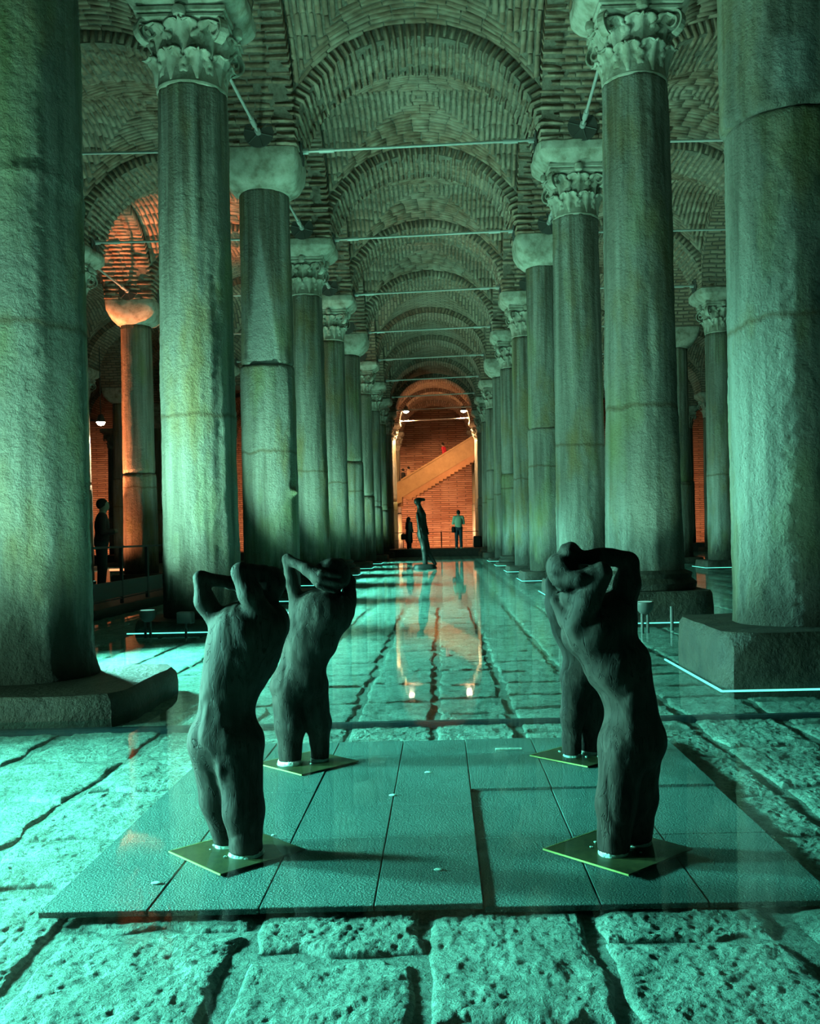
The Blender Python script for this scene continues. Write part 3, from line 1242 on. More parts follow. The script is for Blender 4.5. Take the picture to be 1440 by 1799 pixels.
def feat_knob(T, Z):
    a = np.mod(T, 2 * math.pi)
    return 0.10 * np.exp(-(((a - 5.85) / 0.14) ** 2) - ((Z - 1.84) / 0.05) ** 2) - 0.05 * np.exp(-(((a - 5.85) / 0.16) ** 2) - ((Z - 1.97) / 0.07) ** 2)


ORD = ['first', 'second', 'third', 'fourth', 'fifth', 'sixth', 'seventh', 'eighth', 'ninth', 'tenth', 'eleventh', 'twelfth']
ROWN = {'L': 'row left of the central aisle', 'R': 'row right of the central aisle', 'LL': 'second row to the left', 'LLL': 'third row to the left',
        'LLLL': 'outermost left row', 'RR': 'second row to the right', 'RRR': 'third row to the right'}
# key: capital, radius foot, radius top, drum joints, pedestal top, pedestal half, label
SPEC = {
    ('L', 0): ('C', 0.425, 0.40, [], 0.20, 0.94, 'huge pick-marked marble column filling the left edge of the picture'),
    ('L', 1): ('C', 0.45, 0.405, [], 0.19, 0.66, 'fluted-looking weathered column with leafy capital beside the left railing'),
    ('L', 2): ('P', 0.455, 0.42, [3.98], 0.20, 0.66, 'left aisle column with tall flaked scar and plain block capital'),
    ('L', 3): ('C', 0.43, 0.36, [], 0.2, 0.66, 'slim column right behind the scarred left column'),
    ('R', 0): ('C', 0.47, 0.44, [3.95], 0.42, 0.76, 'huge broken-lipped marble column at the right edge on big block'),
    ('R', 1): ('C', 0.46, 0.38, [], 0.40, 0.68, 'rust-streaked mossy column with carved leafy capital right of the statues'),
    ('R', 2): ('C', 0.43, 0.385, [], 0.3, 0.66, 'column with crisp two-tier leaf capital just left of the mossy column'),
    ('R', 3): ('P', 0.42, 0.40, [3.35], 0.25, 0.66, 'right row column with smooth rounded block capital and jointed shaft'),
    ('LL', 4): ('P', 0.44, 0.40, [2.9], 0.2, 0.66, 'orange-lit column with cup-shaped plain capital seen past the left railing'),
    ('RR', 4): ('C', 0.42, 0.38, [], 0.25, 0.66, 'dark column with leafy capital seen just left of the right-edge column'),
    ('RR', 5): ('P', 0.42, 0.38, [2.6], 0.2, 0.66, 'very dark column with plain capital behind the mossy right column'),
}
PLAIN = {('L', 5), ('R', 6), ('LLL', 7)}
order = [('L', k) for k in range(12)] + [('R', k) for k in range(12)] + [('LL', 3), ('LL', 4), ('LL', 5), ('LL', 6), ('LLL', 6), ('LLL', 7), ('LLL', 8), ('LLLL', 10),
                                                                     ('RR', 3), ('RR', 4), ('RR', 5), ('RR', 6), ('RRR', 8), ('RRR', 9)]
COLPOS = {}
crng = random.Random(21)
far_shaft = {}
for side, k in order:
    sp = SPEC.get((side, k))
    if sp is None:
        cap = 'P' if (side, k) in PLAIN else 'C'
        r0 = crng.uniform(0.40, 0.44)
        sp = (cap, r0, r0 - 0.04, [crng.uniform(2.2, 3.8)] if crng.random() < 0.6 else [], crng.uniform(0.12, 0.3), 0.64,
              '%s column in the %s, %s' % (ORD[k], ROWN[side], 'plain block capital' if cap == 'P' else 'leafy capital'))
    cap, r0, r1, joints, ptop, phalf, label = sp
    x, y = COLX[side], rowy(k)
    if (side, k) == ('L', 0):
        x = -2.82
    if (side, k) == ('R', 0):
        x, y = 2.55, 6.95
    if (side, k) == ('R', 1):
        x = 2.40
    if (side, k) == ('L', 1):
        x = -2.84
    COLPOS[side, k] = (x, y)
    root = empty('column', (x, y, 0))
    tag(root, label, 'column', 'cistern columns')
    seed = (hash(side) % 1 if False else sum(map(ord, side)) + 31 * k)
    hero = side in 'LR' and k <= 3 and len(side) == 1
    nseg, per_m = (128, 46) if k == 0 and len(side) == 1 else (96, 30) if hero else (40, 9)
    ztop = 6.86 if cap == 'P' else CAP_Z + 0.01
    cuts = [ptop - 0.01] + list(joints) + [ztop]
    for i in range(len(cuts) - 1):
        za, zb = cuts[i], cuts[i + 1]
        q0, q1 = (za - ptop) / (ztop - ptop), (zb - ptop) / (ztop - ptop)
        ra, rb = r0 + (r1 - r0) * q0, r0 + (r1 - r0) * q1
        step = (0.018 if i == 0 and len(cuts) > 2 else 0.0)
        if (side, k) == ('R', 0):
            step = -0.012 if i == 0 else 0.016
        feat = {('L', 0): feat_L0, ('R', 0): feat_R0, ('L', 1): feat_L1, ('L', 2): (lambda T, Z: (feat_L2(T, Z)[0] + feat_knob(T, Z), feat_L2(T, Z)[1]))}.get((side, k))
        me = shaft_mesh(za, zb - (0.012 if i < len(cuts) - 2 else 0), ra + step, rb + step, seed + i, nseg, max(8, int((zb - za) * per_m)), 1.0 if hero else 0.8, feat, 1.0 if i else 0.0, 1.0 if i < len(cuts) - 2 else 0.3)
        mobj('shaft_drum', me, root)
    if cap == 'C':
        corinthian(root, r1, seed)
    else:
        cushion(root, r1, seed)
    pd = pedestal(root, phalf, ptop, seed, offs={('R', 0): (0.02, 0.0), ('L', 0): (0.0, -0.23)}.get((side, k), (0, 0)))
    if (side, k) == ('L', 0):
        pd.scale.y = 0.78
    if (side, k) in (('R', 1), ('L', 4), ('R', 5), ('R', 8)):
        b = MB().lathe([(r0 + 0.02, ptop), (r0 + 0.12, ptop + 0.01), (r0 + 0.14, ptop + 0.08), (r0 + 0.07, ptop + 0.14), (r0 + 0.09, ptop + 0.19), (r0 + 0.01, ptop + 0.23)], 40)
        b.build('base_moulding', M['pedestal'], root, True)

# ------------------------------------------------------------------ light strips round the pedestal feet
for side, k, bright in [('R', i, 1) for i in range(0, 7)] + [('L', i, 1) for i in range(0, 7)] + [('RR', 4, 1)]:
    x, y = COLPOS[side, k]
    sp = SPEC.get((side, k))
    h = (sp[5] if sp else 0.64) + 0.025
    if (side, k) == ('L', 0):
        continue
    sx = -1 if side in ('R', 'RR') else 1
    m = MB()
    m.box(x - h, x + h, y - h - 0.006, y - h + 0.006, WATER_Z - 0.005, WATER_Z + 0.006)
    m.box(x + sx * h - 0.006, x + sx * h + 0.006, y - h, y + h, WATER_Z - 0.005, WATER_Z + 0.006)
    o = m.build('light_strip', M['led'])
    tag(o, 'cyan light strip along the foot of the %s column, %s' % (ORD[k], ROWN[side]), 'light strip', 'pedestal light strips')

# ------------------------------------------------------------------ organic bodies (signed distance + surface nets)
def surface_nets(D, org, h):
    s = D < 0
    nx, ny, nz = D.shape
    cnt = np.zeros((nx - 1, ny - 1, nz - 1), dtype=np.int8)
    acc = np.zeros((nx - 1, ny - 1, nz - 1, 3))
    ec = np.zeros((nx - 1, ny - 1, nz - 1))
    corners = [(a, b, c) for a in (0, 1) for b in (0, 1) for c in (0, 1)]

    def sub(A, c):
        return A[c[0]:nx - 1 + c[0], c[1]:ny - 1 + c[1], c[2]:nz - 1 + c[2]]
    for c in corners:
        cnt += sub(s, c)
    active = (cnt > 0) & (cnt < 8)
    for ax in range(3):
        for c in corners:
            if c[ax]:
                continue
            e = list(c)
            e[ax] = 1
            a, b = sub(D, c), sub(D, e)
            x = (a < 0) != (b < 0)
            t = np.where(x, a / np.where(x, a - b, 1), 0)
            for q in range(3):
                acc[..., q] += np.where(x, c[q] + (t if q == ax else 0), 0)
            ec += x
    ids = np.full(active.shape, -1, dtype=np.int64)
    n = int(active.sum())
    ids[active] = np.arange(n)
    cell = np.argwhere(active)
    v = (cell + acc[active] / ec[active][:, None]) * h + org
    faces = []
    for ax in range(3):
        o1, o2 = [(1, 2), (2, 0), (0, 1)][ax]
        sl0 = [slice(None)] * 3
        sl1 = [slice(None)] * 3
        sl0[ax], sl1[ax] = slice(0, -1), slice(1, None)
        a, b = s[tuple(sl0)], s[tuple(sl1)]
        x = np.argwhere(a != b)
        keep = np.ones(len(x), bool)
        for q in (o1, o2):
            keep &= (x[:, q] > 0) & (x[:, q] < D.shape[q] - 1)
        x = x[keep]
        ins = s[tuple(x.T)]
        quad = []
        for d1, d2 in ((-1, -1), (0, -1), (0, 0), (-1, 0)):
            y = x.copy()
            y[:, o1] += d1
            y[:, o2] += d2
            quad.append(ids[tuple(y.T)])
        quad = np.stack(quad, -1)
        quad[~ins] = quad[~ins][:, ::-1]
        faces.append(quad)
    f = np.concatenate(faces)
    f = f[(f >= 0).all(1)]
    return v, f


def sdf_body(prims, h, carve=0.0, seed=0, cutz=None, pad=0.03):
    """prims: ('c', p0, p1, r0, r1, k[, flat]) tapered limb or ('e', centre, radii, k[, tilt about y]) ellipsoid"""
    lo, hi = np.full(3, 1e9), np.full(3, -1e9)
    for p in prims:
        if p[0] == 'c':
            r = max(p[3], p[4])
            for q in (p[1], p[2]):
                lo, hi = np.minimum(lo, np.array(q) - r), np.maximum(hi, np.array(q) + r)
        else:
            r = max(p[2])
            lo, hi = np.minimum(lo, np.array(p[1]) - r), np.maximum(hi, np.array(p[1]) + r)
    lo -= pad
    hi += pad
    if cutz is not None:
        lo[2] = cutz - 2 * h
    n = np.ceil((hi - lo) / h).astype(int) + 1
    X, Y, Z = np.meshgrid(*[lo[i] + h * np.arange(n[i]) for i in range(3)], indexing='ij')
    D = np.full(X.shape, 10.0)
    for p in prims:
        if p[0] == 'c':
            a, b = np.array(p[1], float), np.array(p[2], float)
            ab = b - a
            l2 = max(1e-9, ab @ ab)
            t = np.clip(((X - a[0]) * ab[0] + (Y - a[1]) * ab[1] + (Z - a[2]) * ab[2]) / l2, 0, 1)
            fl = p[6] if len(p) > 6 else 1.0
            d = np.sqrt((X - a[0] - t * ab[0]) ** 2 + ((Y - a[1] - t * ab[1]) * fl) ** 2 + (Z - a[2] - t * ab[2]) ** 2) - (p[3] + (p[4] - p[3]) * t)
            k = p[5]
        else:
            c, r = p[1], p[2]
            x, y, z = X - c[0], Y - c[1], Z - c[2]
            if len(p) > 4:
                ca, sa = math.cos(p[4]), math.sin(p[4])
                x, z = x * ca + z * sa, -x * sa + z * ca
            d = (np.sqrt((x / r[0]) ** 2 + (y / r[1]) ** 2 + (z / r[2]) ** 2) - 1) * min(r)
            k = p[3]
        hh = np.clip(0.5 + 0.5 * (D - d) / k, 0, 1)
        D = D * (1 - hh) + d * hh - k * hh * (1 - hh)
    if carve:
        pts = np.stack([X, Y, Z], -1)
        near = np.abs(D) < 0.06
        q = pts[near]
        c1 = vnoise(q * (16, 16, 9) + seed * 3.1, seed)
        c2 = vnoise(q * (38, 38, 15) + seed * 1.7, seed + 4)
        c3 = np.abs(vnoise(q * (9, 9, 4) + seed, seed + 8))
        D[near] += carve * (0.9 * c1 + 0.55 * c2 - 1.2 * np.clip(0.12 - c3, 0, 1) / 0.12 * -0.6)
    if cutz is not None:
        D = np.maximum(D, cutz - Z)
    return surface_nets(D, lo, h)


# ------------------------------------------------------------------ platform of panels
PX = [-1.18, -0.865, -0.545, -0.215, 0.10, 0.435, 0.745, 1.12]
PY = [2.77, 3.40, 4.02, 4.66, 4.98]
plat = empty('statue_platform', (0, 0, 0))
tag(plat, 'low platform of grey panels under the four wooden torsos', 'platform')
prng = random.Random(9)
for i in range(7):
    rows = [(PY[j], PY[j + 1]) for j in range(4)]
    if i in (2, 3):
        rows = [(2.77, 3.40), (3.40, 3.80), (3.80, 4.66), (4.66, 4.98)]
    for (y0, y1) in rows:
        raised = i < 4 or y0 > 4.0
        z1 = 0.040 if raised else 0.030
        z1 += prng.uniform(-0.0015, 0.0015)
        g = 0.0022
        MB().box(PX[i] + g, PX[i + 1] - g, y0 + g, y1 - g, z1 - 0.018, z1, 0.0018).build('panel', M['panel'], plat)
for sx in (-0.95, -0.3, 0.35, 0.95):
    for sy in (2.9, 3.9, 4.85):
        MB().box(sx - 0.04, sx + 0.04, sy - 0.04, sy + 0.04, -0.06, 0.024).build('foot', M['black'], plat)
# loose white chips on the panels
for i, (px, py, d, s) in enumerate(((770, 1528, 3.0, 0.012), (752, 1357, 4.2, 0.012), (690, 1397, 3.85, 0.010), (275, 1551, 2.9, 0.012), (480, 1467, 3.35, 0.006))):
    p = P(px, py, d)
    dd = (CAM_Z - 0.043) * d / max(1e-6, CAM_Z - p.z)
    p = P(px, py, dd)
    o = mobj('paint_chip', loft([(s * 0.7, 2.4, 0.0), (s, 2.2, 0.003), (s * 0.6, 2.2, 0.006)], 10, M['foam'], 'paint_chip', 0.002, i), None, (p.x, p.y, 0.041))
    o.scale = (1.6, 0.8, 1)
    tag(o, ['small white chip lying nearest the platform front', 'small white chip lying near the platform back', 'small white chip on the joint between the left torsos',
            'small white chip near the platform left corner', 'tiny white chip behind the front left board'][i], 'chip', 'white chips on the panels')
stick = MB().bar(P(870, 1318, 4.70), P(916, 1317, 4.71), 0.006, 0.005, 8)
so = stick.build('white_stick', M['foam'])
so.location.z += 0.0
zmin = min((so.matrix_basis @ v.co).z for v in so.data.vertices)
so.location.z = 0.042 - zmin
tag(so, 'thin white stick lying on the panels near the platform back', 'stick')


# ------------------------------------------------------------------ wooden torsos
def statue(name, label, fx, fy, d, spec, feet, plate_pts, seed):
    """spec in photo pixels at distance d: limbs and masses with depth offsets in metres"""
    ppm = FPX / d
    base = P(fx, fy, d)
    z0 = 0.056
    dz = z0 - base.z

    def W3(q):
        p = P(q[0], q[1], d)
        return np.array((p.x, d + q[2], p.z + dz))
    pr = []
    for s in spec:
        if s[0] == 'c':
            _, a, b, ra, rb = s[:5]
            k = s[5] if len(s) > 5 else 0.03
            pr.append(('c', W3(a), W3(b), ra / ppm, rb / ppm, k))
        else:
            _, c, rx, rz, ry = s[:5]
            tilt = s[5] if len(s) > 5 else 0.0
            k = s[6] if len(s) > 6 else 0.04
            pr.append(('e', W3(c), (rx / ppm, ry, rz / ppm), k, tilt))
    v, f = sdf_body(pr, 0.0065, 0.0042, seed, cutz=z0)
    org = np.array((W3((fx, fy, 0))[0], d, 0.0))
    root = empty(name, tuple(org))
    tag(root, label, 'statue', 'armless-legged wooden torsos' if False else 'carved wooden torsos')
    me = mesh_np('torso_figure', v - org, f, M['wood'])
    mobj('torso_figure', me, root)
    for i, (q, r) in enumerate(feet):
        p = W3((q[0], q[1], q[2]))
        m = loft([(r / ppm * 1.05, 2.3, -0.012), (r / ppm * 1.10, 2.2, -0.004), (r / ppm * 1.0, 2.2, 0.010)], 24, M['foam'], 'foot_filler', 0.012, seed + i)
        mobj('foot_filler', m, root, (p[0] - org[0], p[1] - org[1], z0))
    # square ochre board under it, turned
    c, side, ang = plate_pts
    m = MB().box(-side / 2, side / 2, -side / 2, side / 2, 0.043, 0.048)
    o = m.build('base_board', M['plate'], None, False, (c[0], c[1], 0), ang)
    tag(o, 'thin ochre square board under the ' + label.split(' torso')[0] + ' torso', 'board', 'ochre base boards')
    e = MB()  # pale edge painted only on the two sides that catch the left light
    t = 0.0025
    h = side / 2
    e.box(-h - t, h + t, -h - t, -h, 0.0435, 0.049)
    e.box(-h - t, -h, -h, h + t, 0.0435, 0.049)
    e.build('lit_edge_strip', M['lit_edge'], o)
    rr = random.Random(seed)
    for i in range(7):
        a, q = rr.uniform(0, 6.28), rr.uniform(0.03, 0.12)
        mm = MB()
        s = rr.uniform(0.003, 0.007)
        mm.box(-s, s, -s * 0.7, s * 0.7, 0, s, s * 0.3)
        mm.build('crumb', M['foam'], o, False, (q * math.cos(a), q * math.sin(a) * 0.8 - 0.02, 0.0485), a)
    return root


# front left: faces the viewer's left, leaning back, hands behind the head
FL = [
    ('c', (437, 1480, -.04), (431, 1405, -.045), 29, 32), ('c', (431, 1405, -.045), (424, 1300, -.03), 33, 39),
    ('c', (391, 1472, .05), (378, 1400, .05), 23, 31), ('c', (378, 1400, .05), (368, 1305, .03), 32, 38),
    ('e', (396, 1282, 0), 64, 52, .105), ('e', (398, 1225, 0), 49, 50, .088), ('e', (405, 1185, .0), 50, 50, .09, -.15),
    ('e', (426, 1130, .01), 66, 78, .115, -.28), ('e', (440, 1088, .01), 60, 40, .11, -.2),
    ('c', (388, 1090, .02), (360, 1045, .0), 19, 17, .02), ('c', (360, 1045, 0), (354, 1004, -.01), 16, 14, .02),
    ('c', (355, 1004, -.01), (400, 1013, .05), 13, 12, .012), ('c', (400, 1013, .05), (446, 1040, .10), 12, 10, .012),
    ('c', (472, 1086, -.03), (446, 1030, -.07), 24, 20, .02), ('c', (446, 1030, -.07), (430, 992, -.07), 20, 16, .02),
    ('c', (432, 992, -.07), (462, 996, .0), 16, 14, .012), ('c', (462, 996, .0), (482, 1010, .06), 14, 11, .012),
    ('e', (468, 1016, .04), 29, 33, .062, -.5, .012), ('c', (452, 1060, .03), (462, 1030, .04), 20, 19, .015),
    ('e', (482, 1080, .03), 20, 26, .06), ('c', (424, 1035, .05), (420, 1080, .03), 5, 4, .008),
    ('e', (398, 1330, -.035), 8, 22, .06, 0, .02),
]
statue('wooden_torso', 'front left carved wooden torso, elbows raised and head thrown back', 415, 1478, 3.265, FL,
       [((437, 1490, -.04), 27), ((392, 1475, .05), 21)], ((-0.711, 3.265), 0.325, math.radians(-46)), 3)

# back left: seen from behind, one forearm wrapped over the head
BL = [
    ('c', (511, 1335, -.03), (512, 1270, -.03), 19, 24), ('c', (512, 1270, -.03), (506, 1205, -.02), 25, 29),
    ('c', (560, 1328, .03), (558, 1270, .03), 16, 19), ('c', (558, 1270, .03), (548, 1205, .02), 21, 27),
    ('e', (524, 1192, 0), 45, 34, .10), ('e', (531, 1160, 0), 37, 40, .085), ('e', (545, 1120, .0), 48, 52, .10, -.25),
    ('e', (562, 1076, .01), 55, 44, .11, -.15), ('e', (605, 1066, .02), 15, 26, .06),
    ('c', (522, 1062, .0), (512, 1015, -.01), 15, 11, .02), ('c', (512, 1015, -.01), (506, 980, -.02), 11, 9, .015),
    ('c', (507, 979, -.02), (545, 997, -.07), 9, 10, .012), ('c', (545, 997, -.07), (566, 1010, -.09), 11, 16, .012), ('c', (566, 1012, -.09), (592, 1022, -.085), 15, 10, .012),
    ('c', (568, 1002, -.12), (600, 1008, -.10), 5, 4, .005), ('c', (568, 1013, -.125), (602, 1021, -.10), 5, 4, .005), ('c', (564, 1024, -.12), (592, 1034, -.10), 4.5, 3.5, .005),
    ('e', (590, 1003, -.0), 25, 26, .07, -.5, .015), ('c', (572, 1048, .01), (584, 1022, .01), 18, 17, .015),
    ('c', (608, 1058, .05), (610, 1022, .09), 15, 12, .015), ('c', (610, 1020, .09), (592, 990, .06), 12, 10, .015),
    ('e', (578, 990, -.02), 24, 12, .06, .3, .015), ('e', (602, 1008, .0), 15, 22, .06, 0, .015),
]
statue('wooden_torso', 'back left carved wooden torso seen from behind, hand over head', 535, 1333, 4.52, BL,
       [((511, 1338, -.03), 20), ((560, 1331, .03), 17)], ((-0.645, 4.52), 0.335, math.radians(-44)), 8)

# front right: bends back to the left, both arms folded over the face
FR = [
    ('c', (1073, 1488, -.05), (1078, 1400, -.045), 27, 32), ('c', (1078, 1400, -.045), (1090, 1300, -.03), 33, 40),
    ('c', (1124, 1472, .05), (1130, 1400, .05), 25, 30), ('c', (1130, 1400, .05), (1126, 1300, .03), 31, 40),
    ('e', (1112, 1290, 0), 55, 58, .105), ('e', (1102, 1390, .02), 34, 80, .05), ('e', (1106, 1225, 0), 46, 54, .088, .25), ('e', (1082, 1160, .0), 58, 66, .105, .5),
    ('e', (1050, 1098, .0), 68, 52, .115, .45), ('e', (1085, 1075, .04), 34, 40, .08),
    ('c', (1008, 1088, -.06), (1026, 1045, -.09), 24, 20, .02), ('c', (1026, 1045, -.09), (1048, 1000, -.10), 20, 18, .02),
    ('c', (1047, 996, -.10), (1010, 1008, -.10), 16, 13, .012), ('c', (1010, 1008, -.10), (978, 1016, -.08), 13, 10, .012), ('c', (990, 1012, -.09), (966, 1002, -.07), 8, 5, .008),
    ('c', (988, 1018, -.09), (968, 1018, -.08), 6, 4.5, .006), ('c', (988, 1026, -.08), (972, 1032, -.075), 5.5, 4, .006),
    ('e', (988, 998, -.01), 27, 34, .085, .5, .012), ('e', (1002, 966, .0), 22, 17, .06, -.1, .012), ('c', (1020, 1050, 0), (1000, 1020, 0), 24, 22, .015),
    ('c', (1092, 1078, .03), (1104, 1020, .02), 26, 23, .02), ('c', (1104, 1020, .02), (1108, 984, .02), 23, 19, .02),
    ('c', (1106, 976, .02), (1050, 972, .0), 16, 15, .012), ('c', (1050, 972, .0), (1004, 974, -.02), 14, 10, .012),
    ('c', (1050, 1000, -.08), (1056, 1010, -.03), 15, 15, .012), ('c', (975, 1050, -.02), (990, 1080, -.04), 10, 14, .02),
    ('e', (1000, 954, .0), 14, 8, .035, 0, .01), ('e', (1004, 1038, -.035), 24, 22, .055, .3, .015),
]
statue('wooden_torso', 'front right carved wooden torso bending back, arms folded over face', 1098, 1480, 3.20, FR,
       [((1073, 1490, -.05), 24), ((1124, 1472, .05), 22)], ((0.562, 3.20), 0.345, math.radians(-48)), 12)

# back right: mostly hidden behind the front right one
BR = [
    ('c', (1003, 1318, -.03), (1004, 1255, -.03), 17, 19), ('c', (1004, 1255, -.03), (1008, 1190, -.02), 20, 24),
    ('c', (1039, 1324, .03), (1040, 1260, .03), 19, 22), ('c', (1040, 1260, .03), (1034, 1190, .02), 22, 26),
    ('e', (1022, 1180, 0), 34, 36, .09), ('e', (1020, 1140, 0), 32, 42, .08), ('e', (1006, 1095, .0), 40, 54, .095, .3),
    ('e', (994, 1058, .0), 38, 34, .10, .2), ('c', (972, 1056, .0), (968, 1024, .0), 13, 11, .02), ('c', (968, 1020, .0), (990, 996, -.02), 11, 9, .012),
    ('c', (1014, 1050, .0), (1026, 1000, .02), 14, 11, .02), ('c', (1026, 998, .02), (1000, 984, .0), 10, 9, .012),
    ('e', (1000, 996, .0), 21, 25, .065, .3, .012), ('c', (1002, 1040, 0), (1000, 1015, 0), 15, 15, .015),
]
statue('wooden_torso', 'back right carved wooden torso half hidden behind the front right one', 1020, 1321, 4.56, BR,
       [((1003, 1320, -.03), 17), ((1039, 1326, .03), 19)], ((0.635, 4.56), 0.335, math.radians(-46)), 17)

# far slender bronze figure with a bird-like head
d = 30.0
ppm = FPX / d


def W3(x, y, o=0.0):
    p = P(x, y, d)
    return np.array((p.x, d + o, p.z))


fs = [
    ('c', W3(747, 990), W3(745, 965), 4.5 / ppm, 5 / ppm, .05), ('c', W3(745, 965), W3(741, 940, .05), 5 / ppm, 7.5 / ppm, .05),
    ('c', W3(764, 991, .1), W3(752, 970, .1), 3.2 / ppm, 4 / ppm, .05), ('c', W3(752, 970, .1), W3(745, 942, .05), 4.5 / ppm, 6.5 / ppm, .05),
    ('e', W3(741, 938), (8 / ppm, .13, 11 / ppm), .08), ('e', W3(740, 922), (7.5 / ppm, .12, 14 / ppm), .08, 0.05), ('e', W3(739, 905), (8 / ppm, .15, 13 / ppm), .08),
    ('c', W3(738, 896), W3(735, 886), 4.5 / ppm, 3.8 / ppm, .04), ('e', W3(733, 881), (6.5 / ppm, .10, 6 / ppm), .03), ('c', W3(735, 877), W3(745, 878), 3.2 / ppm, 2.4 / ppm, .02),
    ('c', W3(733, 903, -.12), W3(736, 925, -.18), 2.6 / ppm, 2.2 / ppm, .03), ('c', W3(736, 925, -.18), W3(740, 945, -.2), 2.2 / ppm, 1.7 / ppm, .03),
    ('c', W3(745, 903, .12), W3(748, 925, .16), 2.6 / ppm, 2.2 / ppm, .03), ('c', W3(748, 925, .16), W3(752, 938, .1), 2.2 / ppm, 1.7 / ppm, .03),
]
v, f = sdf_body(fs, 0.022, 0.006, 5)
org = np.array((W3(746, 997)[0], d, 0.0))
root = empty('bronze_figure', tuple(org))
tag(root, 'tall slender dark figure standing on a slab far down the aisle', 'statue')
mobj('figure', mesh_np('figure', v - org, f, M['bronze']), root)
mobj('base_slab', loft([(0.40, 3, 0.0), (0.40, 3, 0.05), (0.33, 3, 0.15), (0.2, 3, 0.17)], 24, M['bronze'], 'base_slab', 0.02, 2), root).scale = (0.95, 0.6, 1)


# ------------------------------------------------------------------ people
def person(label, loc, h, rz, top, legs, hair='hair', lean=0.0, long_hair=False, arms='down', coat=False, bag=None, shoe='shoe'):
    s = h / 1.75
    root = empty('person', loc, rz)
    tag(root, label, 'person')

    def q(x, y, z):
        return np.array((x * s, (y + lean * max(0, z - 0.9)) * s, z * s))
    # facing +y in local space
    hd = q(0, 0.02, 1.62)
    arm = {'down': [((.19, 0, 1.42), (.24, .0, 1.14), (.22, .10, .92)), ((-.19, 0, 1.42), (-.24, .0, 1.14), (-.22, .10, .92))],
           'front': [((.19, 0, 1.42), (.25, .03, 1.14), (.10, .24, 1.16)), ((-.19, 0, 1.42), (-.25, .03, 1.14), (-.10, .24, 1.16))]}[arms]
    body = [('e', hd, (.078 * s, .095 * s, .115 * s), .02), ('c', q(0, 0, 1.44), q(0, .01, 1.56), .055 * s, .05 * s, .02),
            ('e', q(0, 0.11, 1.60), (.014 * s, .02 * s, .025 * s), .01),
            ('e', q(0, 0, 1.25), (.165 * s, .105 * s, .24 * s), .05), ('e', q(0, 0, 1.0), (.15 * s, .11 * s, .14 * s), .06)]
    for a in arm:
        body += [('c', q(*a[0]), q(*a[1]), .05 * s, .04 * s, .03), ('c', q(*a[1]), q(*a[2]), .038 * s, .028 * s, .02), ('e', q(*a[2]), (.035 * s, .03 * s, .05 * s), .02)]
    leg = [((.085, 0, .95), (.10, .01, .50), (.11, -.02, .08)), ((-.085, 0, .95), (-.10, .01, .50), (-.11, -.02, .08))]
    for a in leg:
        body += [('c', q(*a[0]), q(*a[1]), .085 * s, .058 * s, .03), ('c', q(*a[1]), q(*a[2]), .055 * s, .04 * s, .02)]
    v, f = sdf_body(body, 0.022)
    mobj('body', mesh_np('body', v, f, M['skin']), root)
    g = .016
    sh = [('e', q(0, 0, 1.25), ((.175 + g) * s, (.115 + g) * s, (.25 + g) * s), .05), ('e', q(0, 0, 1.0), ((.155 + g) * s, (.115 + g) * s, (.13 + g) * s), .06),
          ('c', q(-.15, 0, 1.42), q(.15, 0, 1.42), (.06 + g) * s, (.06 + g) * s, .03)]
    for a in arm:
        mid = tuple(np.array(a[1]) * .25 + np.array(a[2]) * .75)
        sh += [('c', q(*a[0]), q(*a[1]), (.055 + g) * s, (.045 + g) * s, .03), ('c', q(*a[1]), q(*mid), (.043 + g) * s, (.036 + g) * s, .02)]
    if coat:
        sh += [('c', q(0, 0, .95), q(0, 0, .45), .17 * s, .19 * s, .05)]
    v, f = sdf_body(sh, 0.022)
    mobj('top', mesh_np('top', v, f, M[top]), root)
    tr = [('e', q(0, 0, .95), ((.152 + g) * s, (.112 + g) * s, (.13 + g) * s), .05)]
    for a in leg:
        tr += [('c', q(*a[0]), q(*a[1]), (.088 + g) * s, (.065 + g) * s, .03), ('c', q(*a[1]), q(*a[2]), (.062 + g) * s, (.05 + g) * s, .02)]
    v, f = sdf_body(tr, 0.022)
    mobj('trousers', mesh_np('trousers', v, f, M[legs]), root)
    hr = [('e', q(0, -.012, 1.655), (.09 * s, .105 * s, .105 * s), .02)]
    if long_hair:
        hr += [('c', q(0, -.06, 1.62), q(0, -.10, 1.30), .09 * s, .07 * s, .04)]
    v, f = sdf_body(hr, 0.018)
    # keep the face free: hair only behind a slanted plane
    v[:, 1] = np.minimum(v[:, 1], (0.045 + 0.5 * lean * 0) * s + (lean * .75) * s + np.clip(v[:, 2] - 1.66 * s, 0, 1) * 0.8)
    mobj('hair', mesh_np('hair', v, f, M[hair]), root)
    for sx in (.11, -.11):
        m = loft([(.05, 2.4, 0), (.055, 2.4, .02), (.045, 2.4, .06), (.03, 2.2, .09)], 16, M[shoe], 'shoe')
        o = mobj('shoe', m, root, tuple(q(sx, .03, 0) * (1, 1, 0)))
        o.scale = (0.9 * s, 2.3 * s, s)
    if bag:
        b = tag(mobj('shoulder_bag', loft([(.10, 3.5, -.14), (.13, 4, -.10), (.13, 4, .08), (.09, 3, .13)], 24, M['cloth_black'], 'shoulder_bag', .01, 4), None,
                     tuple(Vector(loc) + Vector((bag[0], bag[1], bag[2]))), rz), bag[3], 'bag')
        b.scale = (0.55, 1.3, 1.1)
    return root


